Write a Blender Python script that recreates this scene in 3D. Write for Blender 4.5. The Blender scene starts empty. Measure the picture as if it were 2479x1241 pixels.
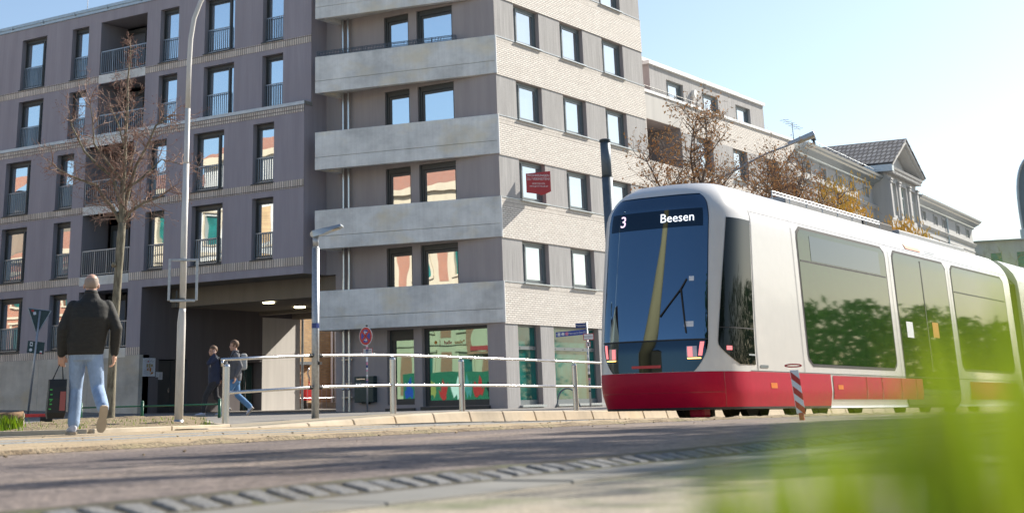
import bpy, bmesh, math, random
from mathutils import Vector, Matrix, Quaternion, noise

random.seed(7)
SC = bpy.context.scene
COL = SC.collection
R = math.radians

# ------------------------------------------------------------------ camera
def add_camera():
    cd = bpy.data.cameras.new('camera')
    cam = bpy.data.objects.new('camera', cd)
    COL.objects.link(cam)
    yaw, pitch, roll = 0.591976, 0.312821, 0.0243602
    cy, sy = math.cos(yaw), math.sin(yaw)
    fwd = Vector((-sy*math.cos(pitch), cy*math.cos(pitch), math.sin(pitch)))
    right = Vector((cy, sy, 0.0))
    down = fwd.cross(right)
    c, s = math.cos(roll), math.sin(roll)
    r2 = right*c + down*s
    d2 = down*c - right*s
    m = Matrix((r2, -d2, -fwd)).transposed().to_4x4()
    m.translation = Vector((0, 0, 0.27))
    cam.matrix_world = m
    cd.sensor_width = 36.0
    cd.sensor_fit = 'HORIZONTAL'
    cd.lens = 52.09
    cd.shift_x = (1239.5-1064.8)/2479.0
    cd.shift_y = -(620.5+181.7)/2479.0
    cd.clip_start = 0.05
    cd.clip_end = 3000
    cd.dof.use_dof = True
    cd.dof.focus_distance = 24.0
    cd.dof.aperture_fstop = 3.4
    cd.dof.aperture_blades = 9
    SC.camera = cam
add_camera()

# ------------------------------------------------------------------ light
SUN = Vector((0.32, 1.0, 0.67)).normalized()
def add_light():
    w = bpy.data.worlds.new('World')
    SC.world = w
    w.use_nodes = True
    nt = w.node_tree
    bg = nt.nodes['Background']
    sky = nt.nodes.new('ShaderNodeTexSky')
    sky.sky_type = 'NISHITA'
    sky.sun_disc = False
    sky.sun_elevation = math.asin(SUN.z)
    sky.sun_rotation = math.atan2(SUN.x, SUN.y)
    sky.altitude = 100
    sky.air_density = 1.0
    sky.dust_density = 0.9
    sky.ozone_density = 1.6
    nt.links.new(sky.outputs[0], bg.inputs[0])
    bg.inputs[1].default_value = 0.075
    ld = bpy.data.lights.new('sun', 'SUN')
    ld.energy = 4.0
    ld.angle = R(0.53)
    ld.color = (1.0, 0.93, 0.82)
    lo = bpy.data.objects.new('sun', ld)
    COL.objects.link(lo)
    lo.rotation_mode = 'QUATERNION'
    lo.rotation_quaternion = SUN.to_track_quat('Z', 'Y')
    lo.location = SUN*80
add_light()
SC.view_settings.view_transform = 'Standard'
SC.view_settings.look = 'None'
SC.view_settings.exposure = 1.16
SC.view_settings.gamma = 1.0
SC.cycles.use_denoising = True
SC.cycles.max_bounces = 8
SC.cycles.diffuse_bounces = 4
SC.cycles.glossy_bounces = 4
SC.cycles.transparent_max_bounces = 8

# ------------------------------------------------------------------ materials
MATS = {}
def nodes_of(name):
    m = bpy.data.materials.new(name)
    m.use_nodes = True
    nt = m.node_tree
    b = nt.nodes['Principled BSDF']
    MATS[name] = m
    return m, nt, b
def coord(nt, scale=(1, 1, 1), rot=(0, 0, 0)):
    tc = nt.nodes.new('ShaderNodeTexCoord')
    mp = nt.nodes.new('ShaderNodeMapping')
    mp.inputs['Scale'].default_value = scale
    mp.inputs['Rotation'].default_value = rot
    nt.links.new(tc.outputs['Object'], mp.inputs['Vector'])
    return mp.outputs['Vector']
def noise_n(nt, vec, scale, detail=4, rough=0.6):
    n = nt.nodes.new('ShaderNodeTexNoise')
    n.inputs['Scale'].default_value = scale
    n.inputs['Detail'].default_value = detail
    n.inputs['Roughness'].default_value = rough
    nt.links.new(vec, n.inputs['Vector'])
    return n.outputs['Fac']
def ramp(nt, fac, stops):
    r = nt.nodes.new('ShaderNodeValToRGB')
    el = r.color_ramp.elements
    while len(el) < len(stops):
        el.new(0.5)
    for e, (p, c) in zip(el, stops):
        e.position = p
        e.color = (c[0], c[1], c[2], 1)
    nt.links.new(fac, r.inputs['Fac'])
    return r.outputs['Color']
def mixc(nt, fac, a, b, mode='MIX'):
    m = nt.nodes.new('ShaderNodeMix')
    m.data_type = 'RGBA'
    m.blend_type = mode
    def put(sock, v):
        if isinstance(v, (tuple, list)):
            sock.default_value = (v[0], v[1], v[2], 1)
        elif isinstance(v, (int, float)):
            sock.default_value = v
        else:
            nt.links.new(v, sock)
    put(m.inputs[0], fac); put(m.inputs[6], a); put(m.inputs[7], b)
    return m.outputs[2]
def bump(nt, b, h, strength=0.3, dist=0.02, normal=None):
    bn = nt.nodes.new('ShaderNodeBump')
    bn.inputs['Strength'].default_value = strength
    bn.inputs['Distance'].default_value = dist
    nt.links.new(h, bn.inputs['Height'])
    if normal is not None:
        nt.links.new(normal, bn.inputs['Normal'])
    nt.links.new(bn.outputs['Normal'], b.inputs['Normal'])
    return bn.outputs['Normal']
def sc(c, k):
    return tuple(min(1.0, x*k) for x in c)
def pbr(name, col, rough=0.6, metal=0.0, var=0.12, scale=(1, 1, 1), nscale=6.0, col2=None, bstr=0.0, bscale=60.0, spec=0.5, coat=0.0, emit=None, estr=0.0):
    m, nt, b = nodes_of(name)
    v = coord(nt, scale)
    f = noise_n(nt, v, nscale)
    c = ramp(nt, f, [(0.3, sc(col, 1-var)), (0.7, col2 if col2 else sc(col, 1+var))])
    nt.links.new(c, b.inputs['Base Color'])
    b.inputs['Roughness'].default_value = rough
    b.inputs['Metallic'].default_value = metal
    b.inputs['Specular IOR Level'].default_value = spec
    b.inputs['Coat Weight'].default_value = coat
    if bstr:
        h = noise_n(nt, coord(nt), bscale, 3)
        bump(nt, b, h, bstr, 0.01)
    if emit:
        b.inputs['Emission Color'].default_value = (*emit, 1)
        b.inputs['Emission Strength'].default_value = estr
    return m
def plaster(name, col, streak=0.25, cross=14.0, rough=0.9):
    # combed render: fine vertical streaks plus slow blotches
    m, nt, b = nodes_of(name)
    f1 = noise_n(nt, coord(nt, (cross, cross, 0.18)), 3.0, 3, 0.7)
    f2 = noise_n(nt, coord(nt), 0.5, 4)
    f3 = noise_n(nt, coord(nt, (1.2, 1.2, 0.12)), 2.0, 4)
    c = ramp(nt, f1, [(0.25, sc(col, 1-streak)), (0.75, sc(col, 1+streak))])
    c = mixc(nt, f2, c, sc(col, 0.9), 'MIX') if streak < 0.3 else c
    c = mixc(nt, 0.35, c, ramp(nt, f3, [(0.3, (0.55, 0.55, 0.55)), (0.75, (1, 1, 1))]), 'MULTIPLY')
    nt.links.new(c, b.inputs['Base Color'])
    b.inputs['Roughness'].default_value = rough
    b.inputs['Specular IOR Level'].default_value = 0.2
    bump(nt, b, f1, 0.35, 0.006)
    return m
def bricks(name, axis, c1, c2, mortar, bw, bh, ms=0.01, off=0.5, bstr=0.5, stain=0.15):
    m, nt, b = nodes_of(name)
    tc = nt.nodes.new('ShaderNodeTexCoord')
    sp = nt.nodes.new('ShaderNodeSeparateXYZ')
    cb = nt.nodes.new('ShaderNodeCombineXYZ')
    nt.links.new(tc.outputs['Object'], sp.inputs[0])
    nt.links.new(sp.outputs[axis], cb.inputs[0])
    nt.links.new(sp.outputs['Z'], cb.inputs[1])
    t = nt.nodes.new('ShaderNodeTexBrick')
    t.offset = off
    t.inputs['Color1'].default_value = (*c1, 1)
    t.inputs['Color2'].default_value = (*c2, 1)
    t.inputs['Mortar'].default_value = (*mortar, 1)
    t.inputs['Scale'].default_value = 1.0
    t.inputs['Brick Width'].default_value = bw
    t.inputs['Row Height'].default_value = bh
    t.inputs['Mortar Size'].default_value = ms
    t.inputs['Mortar Smooth'].default_value = 0.1
    t.inputs['Bias'].default_value = 0.0
    nt.links.new(cb.outputs[0], t.inputs['Vector'])
    f = noise_n(nt, coord(nt, (1, 1, 0.5)), 1.3, 5)
    c = mixc(nt, stain*2, t.outputs['Color'], ramp(nt, f, [(0.3, (0.6, 0.57, 0.52)), (0.7, (1, 1, 1))]), 'MULTIPLY')
    nt.links.new(c, b.inputs['Base Color'])
    b.inputs['Roughness'].default_value = 0.8
    inv = nt.nodes.new('ShaderNodeMath'); inv.operation = 'SUBTRACT'
    inv.inputs[0].default_value = 1.0
    nt.links.new(t.outputs['Fac'], inv.inputs[1])
    bump(nt, b, inv.outputs[0], bstr, 0.008)
    return m
def glass(name, tint, rough=0.01, wav=0.012, metal=0.92):
    # coated insulating glass: a strong, slightly wavy mirror
    m, nt, b = nodes_of(name)
    b.inputs['Base Color'].default_value = (*tint, 1)
    b.inputs['Metallic'].default_value = metal
    b.inputs['Roughness'].default_value = rough
    f = noise_n(nt, coord(nt), 0.9, 1, 0.3)
    bump(nt, b, f, 0.25, wav)
    return m
def concrete(name, col):
    m, nt, b = nodes_of(name)
    f1 = noise_n(nt, coord(nt, (0.7, 0.7, 1.0)), 1.1, 6, 0.65)
    f2 = noise_n(nt, coord(nt, (4, 4, 0.25)), 2.0, 4)
    f3 = noise_n(nt, coord(nt, (1, 1, 1.6)), 0.55, 3)
    c = ramp(nt, f1, [(0.28, sc(col, 0.72)), (0.5, col), (0.72, sc(col, 1.22))])
    c = mixc(nt, 0.25, c, ramp(nt, f2, [(0.3, (0.62, 0.62, 0.6)), (0.65, (1, 1, 1))]), 'MULTIPLY')
    c = mixc(nt, ramp(nt, f3, [(0.52, (0, 0, 0)), (0.7, (0.5, 0.5, 0.5))]), c, (col[0]*1.05, col[1]*0.9, col[2]*0.62))
    nt.links.new(c, b.inputs['Base Color'])
    b.inputs['Roughness'].default_value = 0.85
    bump(nt, b, noise_n(nt, coord(nt), 30, 4), 0.12, 0.01)
    return m
def ground_mat(name, c1, c2, c3, big=0.25, fine=45.0, streak=None, bstr=0.5, bd=0.012, speck=0.35):
    m, nt, b = nodes_of(name)
    v = coord(nt, streak if streak else (1, 1, 1))
    f1 = noise_n(nt, v, big, 6, 0.65)
    f2 = noise_n(nt, coord(nt), fine, 3, 0.7)
    f3 = noise_n(nt, coord(nt), fine*0.12, 5, 0.7)
    c = ramp(nt, f1, [(0.3, c1), (0.5, c2), (0.7, c3)])
    c = mixc(nt, speck, c, ramp(nt, f2, [(0.35, (0.25, 0.25, 0.25)), (0.5, (0.9, 0.9, 0.9)), (0.68, (1.6, 1.55, 1.5))]), 'MULTIPLY')
    c = mixc(nt, 0.3, c, ramp(nt, f3, [(0.3, (0.5, 0.5, 0.5)), (0.7, (1.2, 1.2, 1.2))]), 'MULTIPLY')
    nt.links.new(c, b.inputs['Base Color'])
    b.inputs['Roughness'].default_value = 0.85
    b.inputs['Specular IOR Level'].default_value = 0.25
    n1 = bump(nt, b, f3, bstr*0.6, bd*2)
    bump(nt, b, f2, bstr, bd, n1)
    return m

plaster('plaster_aubergine', (0.42, 0.385, 0.42), 0.14, 10)
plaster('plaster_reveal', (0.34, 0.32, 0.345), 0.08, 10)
plaster('plaster_tower', (0.46, 0.41, 0.4), 0.07, 8)
plaster('plaster_cladding', (0.44, 0.43, 0.42), 0.45, 16)
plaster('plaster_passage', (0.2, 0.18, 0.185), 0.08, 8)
plaster('plaster_pale', (0.86, 0.82, 0.77), 0.05, 8)
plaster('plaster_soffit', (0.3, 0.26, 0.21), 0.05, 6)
plaster('plaster_cream', (0.62, 0.52, 0.38), 0.04, 3)
plaster('plaster_tan', (0.5, 0.34, 0.15), 0.1, 3)
plaster('plaster_white', (0.66, 0.64, 0.6), 0.04, 3)
plaster('plaster_historic', (0.55, 0.55, 0.54), 0.06, 2)
bricks('tile_band', 'X', (0.86, 0.77, 0.68), (0.66, 0.58, 0.5), (0.26, 0.22, 0.2), 0.115, 0.6, 0.018, 0.0, 0.8, 0.3)
bricks('brick_white', 'Y', (0.8, 0.755, 0.69), (0.69, 0.645, 0.585), (0.22, 0.195, 0.175), 0.25, 0.075, 0.0105, 0.5, 0.4, 0.04)
bricks('brick_soldier', 'Y', (0.7, 0.66, 0.6), (0.6, 0.56, 0.5), (0.24, 0.21, 0.19), 0.075, 0.6, 0.009, 0.0, 0.4, 0.06)
ground_mat('g_dark_joint', (0.06, 0.055, 0.042), (0.09, 0.08, 0.058), (0.1, 0.11, 0.05), 3.0, 50)
bricks('brick_yellow', 'Y', (0.72, 0.47, 0.22), (0.56, 0.34, 0.16), (0.5, 0.4, 0.28), 0.25, 0.075, 0.012, 0.5, 0.5, 0.4)
bricks('brick_red', 'X', (0.45, 0.14, 0.07), (0.36, 0.11, 0.06), (0.4, 0.3, 0.22), 0.25, 0.075, 0.012)
bricks('roof_tile', 'X', (0.36, 0.36, 0.36), (0.22, 0.22, 0.23), (0.05, 0.05, 0.055), 0.3, 0.34, 0.06, 0.5, 1.0, 0.4)
concrete('concrete', (0.8, 0.8, 0.765))
concrete('concrete_plinth', (0.54, 0.51, 0.45))
concrete('concrete_kerb', (0.52, 0.435, 0.32))
concrete('concrete_near', (0.2, 0.195, 0.175))
pbr('frame_dark', (0.055, 0.06, 0.06), 0.45, 0, 0.05)
pbr('frame_grey', (0.16, 0.19, 0.2), 0.4, 0.2, 0.05)
pbr('rail_blue_grey', (0.3, 0.34, 0.38), 0.35, 0.5, 0.08)
pbr('zinc', (0.42, 0.46, 0.48), 0.38, 0.75, 0.1)
pbr('steel', (0.62, 0.62, 0.62), 0.24, 0.95, 0.06, (1, 1, 0.2), 20)
pbr('galvanised', (0.42, 0.44, 0.46), 0.45, 0.7, 0.15, (1, 1, 1), 25)
pbr('pole_dark', (0.12, 0.15, 0.18), 0.5, 0.3, 0.15)
pbr('pole_white', (0.62, 0.6, 0.56), 0.45, 0.0, 0.12, (3, 3, 0.6), 5, None, 0.15, 30)
pbr('green_paint', (0.01, 0.11, 0.055), 0.4, 0, 0.2)
pbr('dark_metal', (0.035, 0.04, 0.04), 0.5, 0.3, 0.1)
pbr('black_rubber', (0.015, 0.015, 0.016), 0.7, 0, 0.2)
pbr('white_paint', (0.8, 0.8, 0.78), 0.35, 0, 0.04)
pbr('lamp_lit', (0.9, 0.85, 0.6), 0.5, 0, 0.0, emit=(1.0, 0.9, 0.55), estr=3.5)
pbr('lamp_glass', (0.75, 0.74, 0.7), 0.3, 0, 0.02)
pbr('lamp_lens', (0.42, 0.36, 0.24), 0.25, 0, 0.1)
pbr('sign_red', (0.55, 0.03, 0.03), 0.35, 0, 0.06)
pbr('sign_blue', (0.02, 0.06, 0.38), 0.35, 0, 0.06)
pbr('sign_blue_dark', (0.015, 0.035, 0.18), 0.35, 0, 0.06)
pbr('sign_white', (0.8, 0.8, 0.8), 0.4, 0, 0.04)
pbr('sign_black', (0.01, 0.01, 0.01), 0.5, 0, 0.0)
pbr('sign_back', (0.035, 0.065, 0.065), 0.45, 0.2, 0.15)
pbr('banner_red', (0.46, 0.045, 0.05), 0.5, 0, 0.06)
pbr('paper', (0.72, 0.74, 0.78), 0.8, 0, 0.03)
pbr('orange_print', (0.6, 0.24, 0.03), 0.8, 0, 0.1)
pbr('ochre_print', (0.45, 0.36, 0.2), 0.8, 0, 0.1)
pbr('sticker_pink', (0.7, 0.25, 0.35), 0.5, 0, 0.3)
pbr('mural_green', (0.02, 0.14, 0.08), 0.7)
pbr('mural_violet', (0.14, 0.07, 0.24), 0.7)
pbr('mural_yellow', (0.35, 0.3, 0.08), 0.7)
pbr('mural_teal', (0.08, 0.26, 0.28), 0.7)
pbr('bark', (0.15, 0.125, 0.085), 0.9, 0, 0.45, (1, 1, 0.3), 18, (0.3, 0.27, 0.19), 0.8, 40)
pbr('twig', (0.3, 0.2, 0.155), 0.85, 0, 0.3)
pbr('twig_dark', (0.15, 0.11, 0.085), 0.85, 0, 0.3)
pbr('bud_red', (0.3, 0.11, 0.08), 0.8, 0, 0.3)
pbr('seed_brown', (0.62, 0.33, 0.13), 0.8, 0, 0.35, nscale=40)
pbr('catkin', (0.75, 0.5, 0.1), 0.8, 0, 0.3, nscale=30)
pbr('log_wood', (0.17, 0.09, 0.045), 0.9, 0, 0.4, (1, 6, 6), 5, (0.33, 0.2, 0.1), 0.6, 30)
glass('glass_mirror', (0.68, 0.75, 0.8))
glass('glass_side', (0.5, 0.56, 0.6), 0.01, 0.006)
glass('glass_shop', (0.22, 0.38, 0.34), 0.01, 0.006, 0.9)
pbr('glass_green', (0.008, 0.13, 0.115), 0.03, 0, 0.3, (1, 1, 1), 1.5, None, 0, 60, 0.6)
# ground
ground_mat('g_paving', (0.29, 0.245, 0.18), (0.38, 0.325, 0.24), (0.43, 0.365, 0.265), 0.35, 40)
ground_mat('g_street', (0.2, 0.19, 0.18), (0.26, 0.245, 0.225), (0.32, 0.3, 0.26), 0.35, 40)
ground_mat('g_trackbed', (0.42, 0.31, 0.18), (0.5, 0.39, 0.25), (0.36, 0.3, 0.22), 0.8, 38, (1.6, 0.35, 1), 0.8, 0.02, 0.45)
ground_mat('g_asphalt', (0.16, 0.132, 0.125), (0.235, 0.198, 0.178), (0.32, 0.255, 0.2), 0.5, 34, (1.4, 0.5, 1), 0.9, 0.012, 0.75)
def asphalt_wear():
    m = MATS['g_asphalt']; nt = m.node_tree; b = nt.nodes['Principled BSDF']
    src = b.inputs['Base Color'].links[0].from_socket
    v = nt.nodes.new('ShaderNodeTexVoronoi'); v.feature = 'DISTANCE_TO_EDGE'; v.inputs['Scale'].default_value = 0.55
    wob = noise_n(nt, coord(nt), 1.8, 3)
    vm = nt.nodes.new('ShaderNodeVectorMath'); vm.operation = 'ADD'
    nt.links.new(coord(nt, (1.0, 0.6, 1)), vm.inputs[0]); nt.links.new(wob, vm.inputs[1]); nt.links.new(vm.outputs[0], v.inputs['Vector'])
    crack = ramp(nt, v.outputs['Distance'], [(0.0, (0.45, 0.44, 0.45)), (0.022, (1, 1, 1))])
    c = mixc(nt, 0.8, src, crack, 'MULTIPLY')
    st = ramp(nt, noise_n(nt, coord(nt, (1.6, 0.25, 1)), 0.9, 4), [(0.35, (0.68, 0.67, 0.7)), (0.6, (1.08, 1.05, 1.0))])
    c = mixc(nt, 0.8, c, st, 'MULTIPLY')
    nt.links.new(c, b.inputs['Base Color'])
ground_mat('g_tan', (0.12, 0.15, 0.06), (0.36, 0.32, 0.25), (0.44, 0.37, 0.26), 1.6, 50)
ground_mat('g_soil', (0.2, 0.14, 0.08), (0.36, 0.28, 0.18), (0.28, 0.25, 0.12), 1.5, 30, None, 1.0, 0.04)
ground_mat('g_cobble', (0.13, 0.135, 0.14), (0.18, 0.182, 0.182), (0.22, 0.215, 0.2), 4.0, 60)
asphalt_wear()
def two_side_leaf(name, c1, c2, trans=0.5):
    m, nt, b = nodes_of(name)
    f = noise_n(nt, coord(nt), 14.0, 2)
    c = ramp(nt, f, [(0.35, c1), (0.65, c2)])
    nt.links.new(c, b.inputs['Base Color'])
    b.inputs['Roughness'].default_value = 0.55
    tr = nt.nodes.new('ShaderNodeBsdfTranslucent')
    nt.links.new(c, tr.inputs['Color'])
    mx = nt.nodes.new('ShaderNodeMixShader')
    mx.inputs[0].default_value = trans
    nt.links.new(b.outputs[0], mx.inputs[1])
    nt.links.new(tr.outputs[0], mx.inputs[2])
    nt.links.new(mx.outputs[0], nt.nodes['Material Output'].inputs['Surface'])
    return m
two_side_leaf('grass_blade', (0.07, 0.15, 0.008), (0.18, 0.27, 0.01))
two_side_leaf('grass_near', (0.06, 0.14, 0.008), (0.36, 0.44, 0.018), 0.6)
two_side_leaf('grass_dry', (0.3, 0.2, 0.04), (0.4, 0.3, 0.06))
two_side_leaf('leaf_green', (0.05, 0.12, 0.02), (0.10, 0.2, 0.03))

# ------------------------------------------------------------------ mesh helpers
class MB:
    def __init__(self):
        self.v = []; self.f = []; self.m = []
    def poly(self, pts, mi=0):
        n = len(self.v)
        self.v.extend([tuple(p) for p in pts])
        self.f.append(tuple(range(n, n+len(pts)))); self.m.append(mi)
    def hexa(self, c, mi=0):
        n = len(self.v)
        self.v.extend([tuple(p) for p in c])
        for q in ((0, 3, 2, 1), (4, 5, 6, 7), (0, 1, 5, 4), (1, 2, 6, 5), (2, 3, 7, 6), (3, 0, 4, 7)):
            self.f.append(tuple(n+i for i in q)); self.m.append(mi)
    def box(self, x0, x1, y0, y1, z0, z1, mi=0):
        self.hexa([(x0, y0, z0), (x1, y0, z0), (x1, y1, z0), (x0, y1, z0), (x0, y0, z1), (x1, y0, z1), (x1, y1, z1), (x0, y1, z1)], mi)
    def pbox(self, P, u0, u1, z0, z1, d0, d1, mi=0):
        self.hexa([P(u0, z0, d0), P(u1, z0, d0), P(u1, z0, d1), P(u0, z0, d1), P(u0, z1, d0), P(u1, z1, d0), P(u1, z1, d1), P(u0, z1, d1)], mi)
    def obox(self, c, ax, ay, az, mi=0):
        c = Vector(c); ax = Vector(ax); ay = Vector(ay); az = Vector(az)
        self.hexa([c-ax-ay-az, c+ax-ay-az, c+ax+ay-az, c-ax+ay-az, c-ax-ay+az, c+ax-ay+az, c+ax+ay+az, c-ax+ay+az], mi)
    def tube(self, pts, rad, n=8, mi=0, cap=True, sx=1.0):
        pts = [Vector(p) for p in pts]
        if not isinstance(rad, (list, tuple)):
            rad = [rad]*len(pts)
        base = len(self.v)
        t0 = (pts[1]-pts[0]).normalized()
        ref = Vector((0, 0, 1)) if abs(t0.z) < 0.9 else Vector((1, 0, 0))
        nx = t0.cross(ref).normalized()
        for i, p in enumerate(pts):
            if i == 0: t = pts[1]-pts[0]
            elif i == len(pts)-1: t = pts[-1]-pts[-2]
            else: t = pts[i+1]-pts[i-1]
            t = t.normalized()
            nx = (nx - t*nx.dot(t))
            nx = nx.normalized() if nx.length > 1e-6 else t.orthogonal().normalized()
            ny = t.cross(nx)
            for k in range(n):
                a = 2*math.pi*k/n
                self.v.append(tuple(p + nx*(rad[i]*math.cos(a)*sx) + ny*(rad[i]*math.sin(a))))
        for i in range(len(pts)-1):
            for k in range(n):
                a = base+i*n+k; b = base+i*n+(k+1) % n
                self.f.append((a, b, b+n, a+n)); self.m.append(mi)
        if cap:
            self.f.append(tuple(base+k for k in range(n))[::-1]); self.m.append(mi)
            e = base+(len(pts)-1)*n
            self.f.append(tuple(e+k for k in range(n))); self.m.append(mi)
    def disc(self, c, nrm, r, th=0.003, n=32, mi=0, sx=1.0):
        c = Vector(c); nrm = Vector(nrm).normalized()
        self.tube([c-nrm*th*0.5, c+nrm*th*0.5], r, n, mi)
    def ball(self, c, r, mi=0, n=12, m=8, s=(1, 1, 1)):
        base = len(self.v)
        c = Vector(c)
        for i in range(1, m):
            th = math.pi*i/m
            for k in range(n):
                a = 2*math.pi*k/n
                self.v.append((c.x+r*s[0]*math.sin(th)*math.cos(a), c.y+r*s[1]*math.sin(th)*math.sin(a), c.z+r*s[2]*math.cos(th)))
        top = len(self.v); self.v.append((c.x, c.y, c.z+r*s[2])); self.v.append((c.x, c.y, c.z-r*s[2]))
        for k in range(n):
            self.f.append((top, base+k, base+(k+1) % n)); self.m.append(mi)
            e = base+(m-2)*n
            self.f.append((top+1, e+(k+1) % n, e+k)); self.m.append(mi)
        for i in range(m-2):
            for k in range(n):
                a = base+i*n+k; b = base+i*n+(k+1) % n
                self.f.append((a, a+n, b+n, b)); self.m.append(mi)
    def mesh(self, name, mats):
        me = bpy.data.meshes.new(name)
        me.from_pydata(self.v, [], self.f)
        if isinstance(mats, str): mats = [mats]
        for k in mats:
            me.materials.append(MATS[k])
        if len(mats) > 1:
            me.polygons.foreach_set('material_index', self.m)
        me.update()
        return me
    def build(self, name, mats, parent=None, smooth=False, bevel=0.0):
        me = self.mesh(name, mats)
        o = bpy.data.objects.new(name, me)
        COL.objects.link(o)
        if smooth:
            me.polygons.foreach_set('use_smooth', [True]*len(me.polygons))
        if bevel:
            bv = o.modifiers.new('bevel', 'BEVEL'); bv.width = bevel; bv.segments = 2; bv.limit_method = 'ANGLE'
        attach(o, parent)
        return o

WM = {}
def attach(o, parent):
    if parent is not None:
        o.parent = parent
        o.matrix_parent_inverse = WM.get(parent.as_pointer(), Matrix.Identity(4)).inverted()
def tag(o, label=None, cat=None, group=None, kind=None):
    if label: o['label'] = label
    if cat: o['category'] = cat
    if group: o['group'] = group
    if kind: o['kind'] = kind
    return o
def thing(name, label, cat, loc=(0, 0, 0), group=None, rz=0.0):
    o = bpy.data.objects.new(name, None)
    COL.objects.link(o)
    o.location = loc; o.rotation_euler = (0, 0, rz)
    o.empty_display_size = 0.2
    WM[o.as_pointer()] = Matrix.Translation(Vector(loc)) @ Matrix.Rotation(rz, 4, 'Z')
    return tag(o, label, cat, group)
def structure(o):
    o['kind'] = 'structure'
    return o
def copy_tree(o, parent=None):
    c = o.copy(); COL.objects.link(c)
    if parent is not None: c.parent = parent
    for ch in list(o.children):
        copy_tree(ch, c)
    return c
def text(body, size, loc, xdir, updir, mat, parent, name='lettering', align='CENTER', extrude=0.001, sx=1.0):
    cu = bpy.data.curves.new(name, 'FONT')
    cu.body = body; cu.size = size; cu.align_x = align; cu.align_y = 'CENTER'; cu.extrude = extrude
    cu.materials.append(MATS[mat])
    cu.resolution_u = 3
    tmp = bpy.data.objects.new(name, cu)
    COL.objects.link(tmp)
    me = bpy.data.meshes.new_from_object(tmp.evaluated_get(bpy.context.evaluated_depsgraph_get()))
    bpy.data.objects.remove(tmp); bpy.data.curves.remove(cu)
    me.name = name
    o = bpy.data.objects.new(name, me); COL.objects.link(o)
    x = Vector(xdir).normalized(); y = Vector(updir).normalized(); z = x.cross(y).normalized(); y = z.cross(x)
    m = Matrix((x*sx, y, z)).transposed().to_4x4()
    m.translation = Vector(loc)
    if parent is not None:
        o.parent = parent
        o.matrix_parent_inverse = WM.get(parent.as_pointer(), Matrix.Identity(4)).inverted()
    o.matrix_basis = m
    return o
def wall_grid(mb, P, u0, u1, z0, z1, ops, depth, mi=0, mr=0, back=False):
    us = sorted({u0, u1, *[x for o in ops for x in (o[0], o[1])]})
    zs = sorted({z0, z1, *[x for o in ops for x in (o[2], o[3])]})
    us = [u for u in us if u0 <= u <= u1]; zs = [z for z in zs if z0 <= z <= z1]
    for a, b in zip(us, us[1:]):
        for c, d in zip(zs, zs[1:]):
            mu, mz = (a+b)/2, (c+d)/2
            if any(o[0] < mu < o[1] and o[2] < mz < o[3] for o in ops):
                continue
            mb.poly([P(a, c, 0), P(b, c, 0), P(b, d, 0), P(a, d, 0)], mi)
    for o in ops:
        a, b = max(o[0], u0), min(o[1], u1); c, d = max(o[2], z0), min(o[3], z1)
        dd = o[4] if len(o) > 4 else depth
        mb.poly([P(a, c, 0), P(a, d, 0), P(a, d, dd), P(a, c, dd)], mr)
        mb.poly([P(b, c, 0), P(b, c, dd), P(b, d, dd), P(b, d, 0)], mr)
        mb.poly([P(a, d, 0), P(b, d, 0), P(b, d, dd), P(a, d, dd)], mr)
        mb.poly([P(a, c, 0), P(a, c, dd), P(b, c, dd), P(b, c, 0)], mr)
        if back:
            mb.poly([P(a, c, dd), P(a, d, dd), P(b, d, dd), P(b, c, dd)], mr)
def pl(pts, x):
    if x <= pts[0][0]: return pts[0][1]
    for (a, b), (c, d) in zip(pts, pts[1:]):
        if x <= c:
            return b+(d-b)*(x-a)/(c-a)
    return pts[-1][1]
# ------------------------------------------------------------------ ground
S_PROF = [(-60, 0.0), (0, 0.02), (8, 0.045), (14, 0.04), (19, 0.015), (24, -0.05), (45, -0.3), (110, -1.0), (400, -3.0)]
T_PROF = [(-400, 0.8), (-70, 0.7), (-53, 0.5), (-45, 0.2), (-34, 0.09), (-28, 0.09), (-18, 0.1), (-13.5, 0.0)]
def G(x, y):
    s = pl(S_PROF, y)
    t = pl(T_PROF, x)
    if y > 46: t -= 0.012*(min(y, 200)-46)*max(0.0, min(1.0, (x+40)/10))
    w = max(0.0, min(1.0, (y-15)/8)) * max(0.0, min(1.0, (-13.6-x)/4.5))
    if x > -2.97: s -= 0.055*min(1.0, (x+2.97)/0.3)
    return s+(t-s)*w
def ramp_h(y):
    return 0.15*max(0.0, min(1.0, (y-15.6)/4.8))
def arange(a, b, st):
    n = max(1, int(round((b-a)/st)))
    return [a+(b-a)*i/n for i in range(n+1)]
def sheet(name, xs, ys, dz, mat, fz=None, clip=None):
    mb = MB()
    for x in xs:
        for y in ys:
            mb.v.append((x, y, (fz or G)(x, y)+dz))
    ny = len(ys)
    for i in range(len(xs)-1):
        for j in range(ny-1):
            if clip and not clip((xs[i]+xs[i+1])/2, (ys[j]+ys[j+1])/2): continue
            mb.f.append((i*ny+j, (i+1)*ny+j, (i+1)*ny+j+1, i*ny+j+1)); mb.m.append(0)
    return structure(mb.build(name, mat, smooth=True))
gx = sorted(set([-2.97, -2.67]+arange(-400, -80, 40)+arange(-80, -34, 2)+arange(-34, 4, 1)+arange(4, 60, 8)+arange(60, 300, 40)))
gy = sorted(set(arange(-200, -20, 30)+arange(-20, 30, 1)+arange(30, 80, 2)+arange(80, 400, 20)))
sheet('ground', gx, gy, 0.0, 'g_street')
sheet('tram_track_bed', arange(-13.5, -7.1, 0.8), arange(-20, 120, 1), 0.006, 'g_trackbed', lambda x, y: G(x, y)+0.012*noise.noise(Vector((x*0.9, y*0.35, 1))))
sheet('road', arange(-7.25, -2.98, 0.61), arange(-20, 120, 1), 0.012, 'g_asphalt')
sheet('near_pavement', arange(-2.505, 3.0, 0.5), arange(-6, 40, 1), 0.042, 'g_tan')
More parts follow.
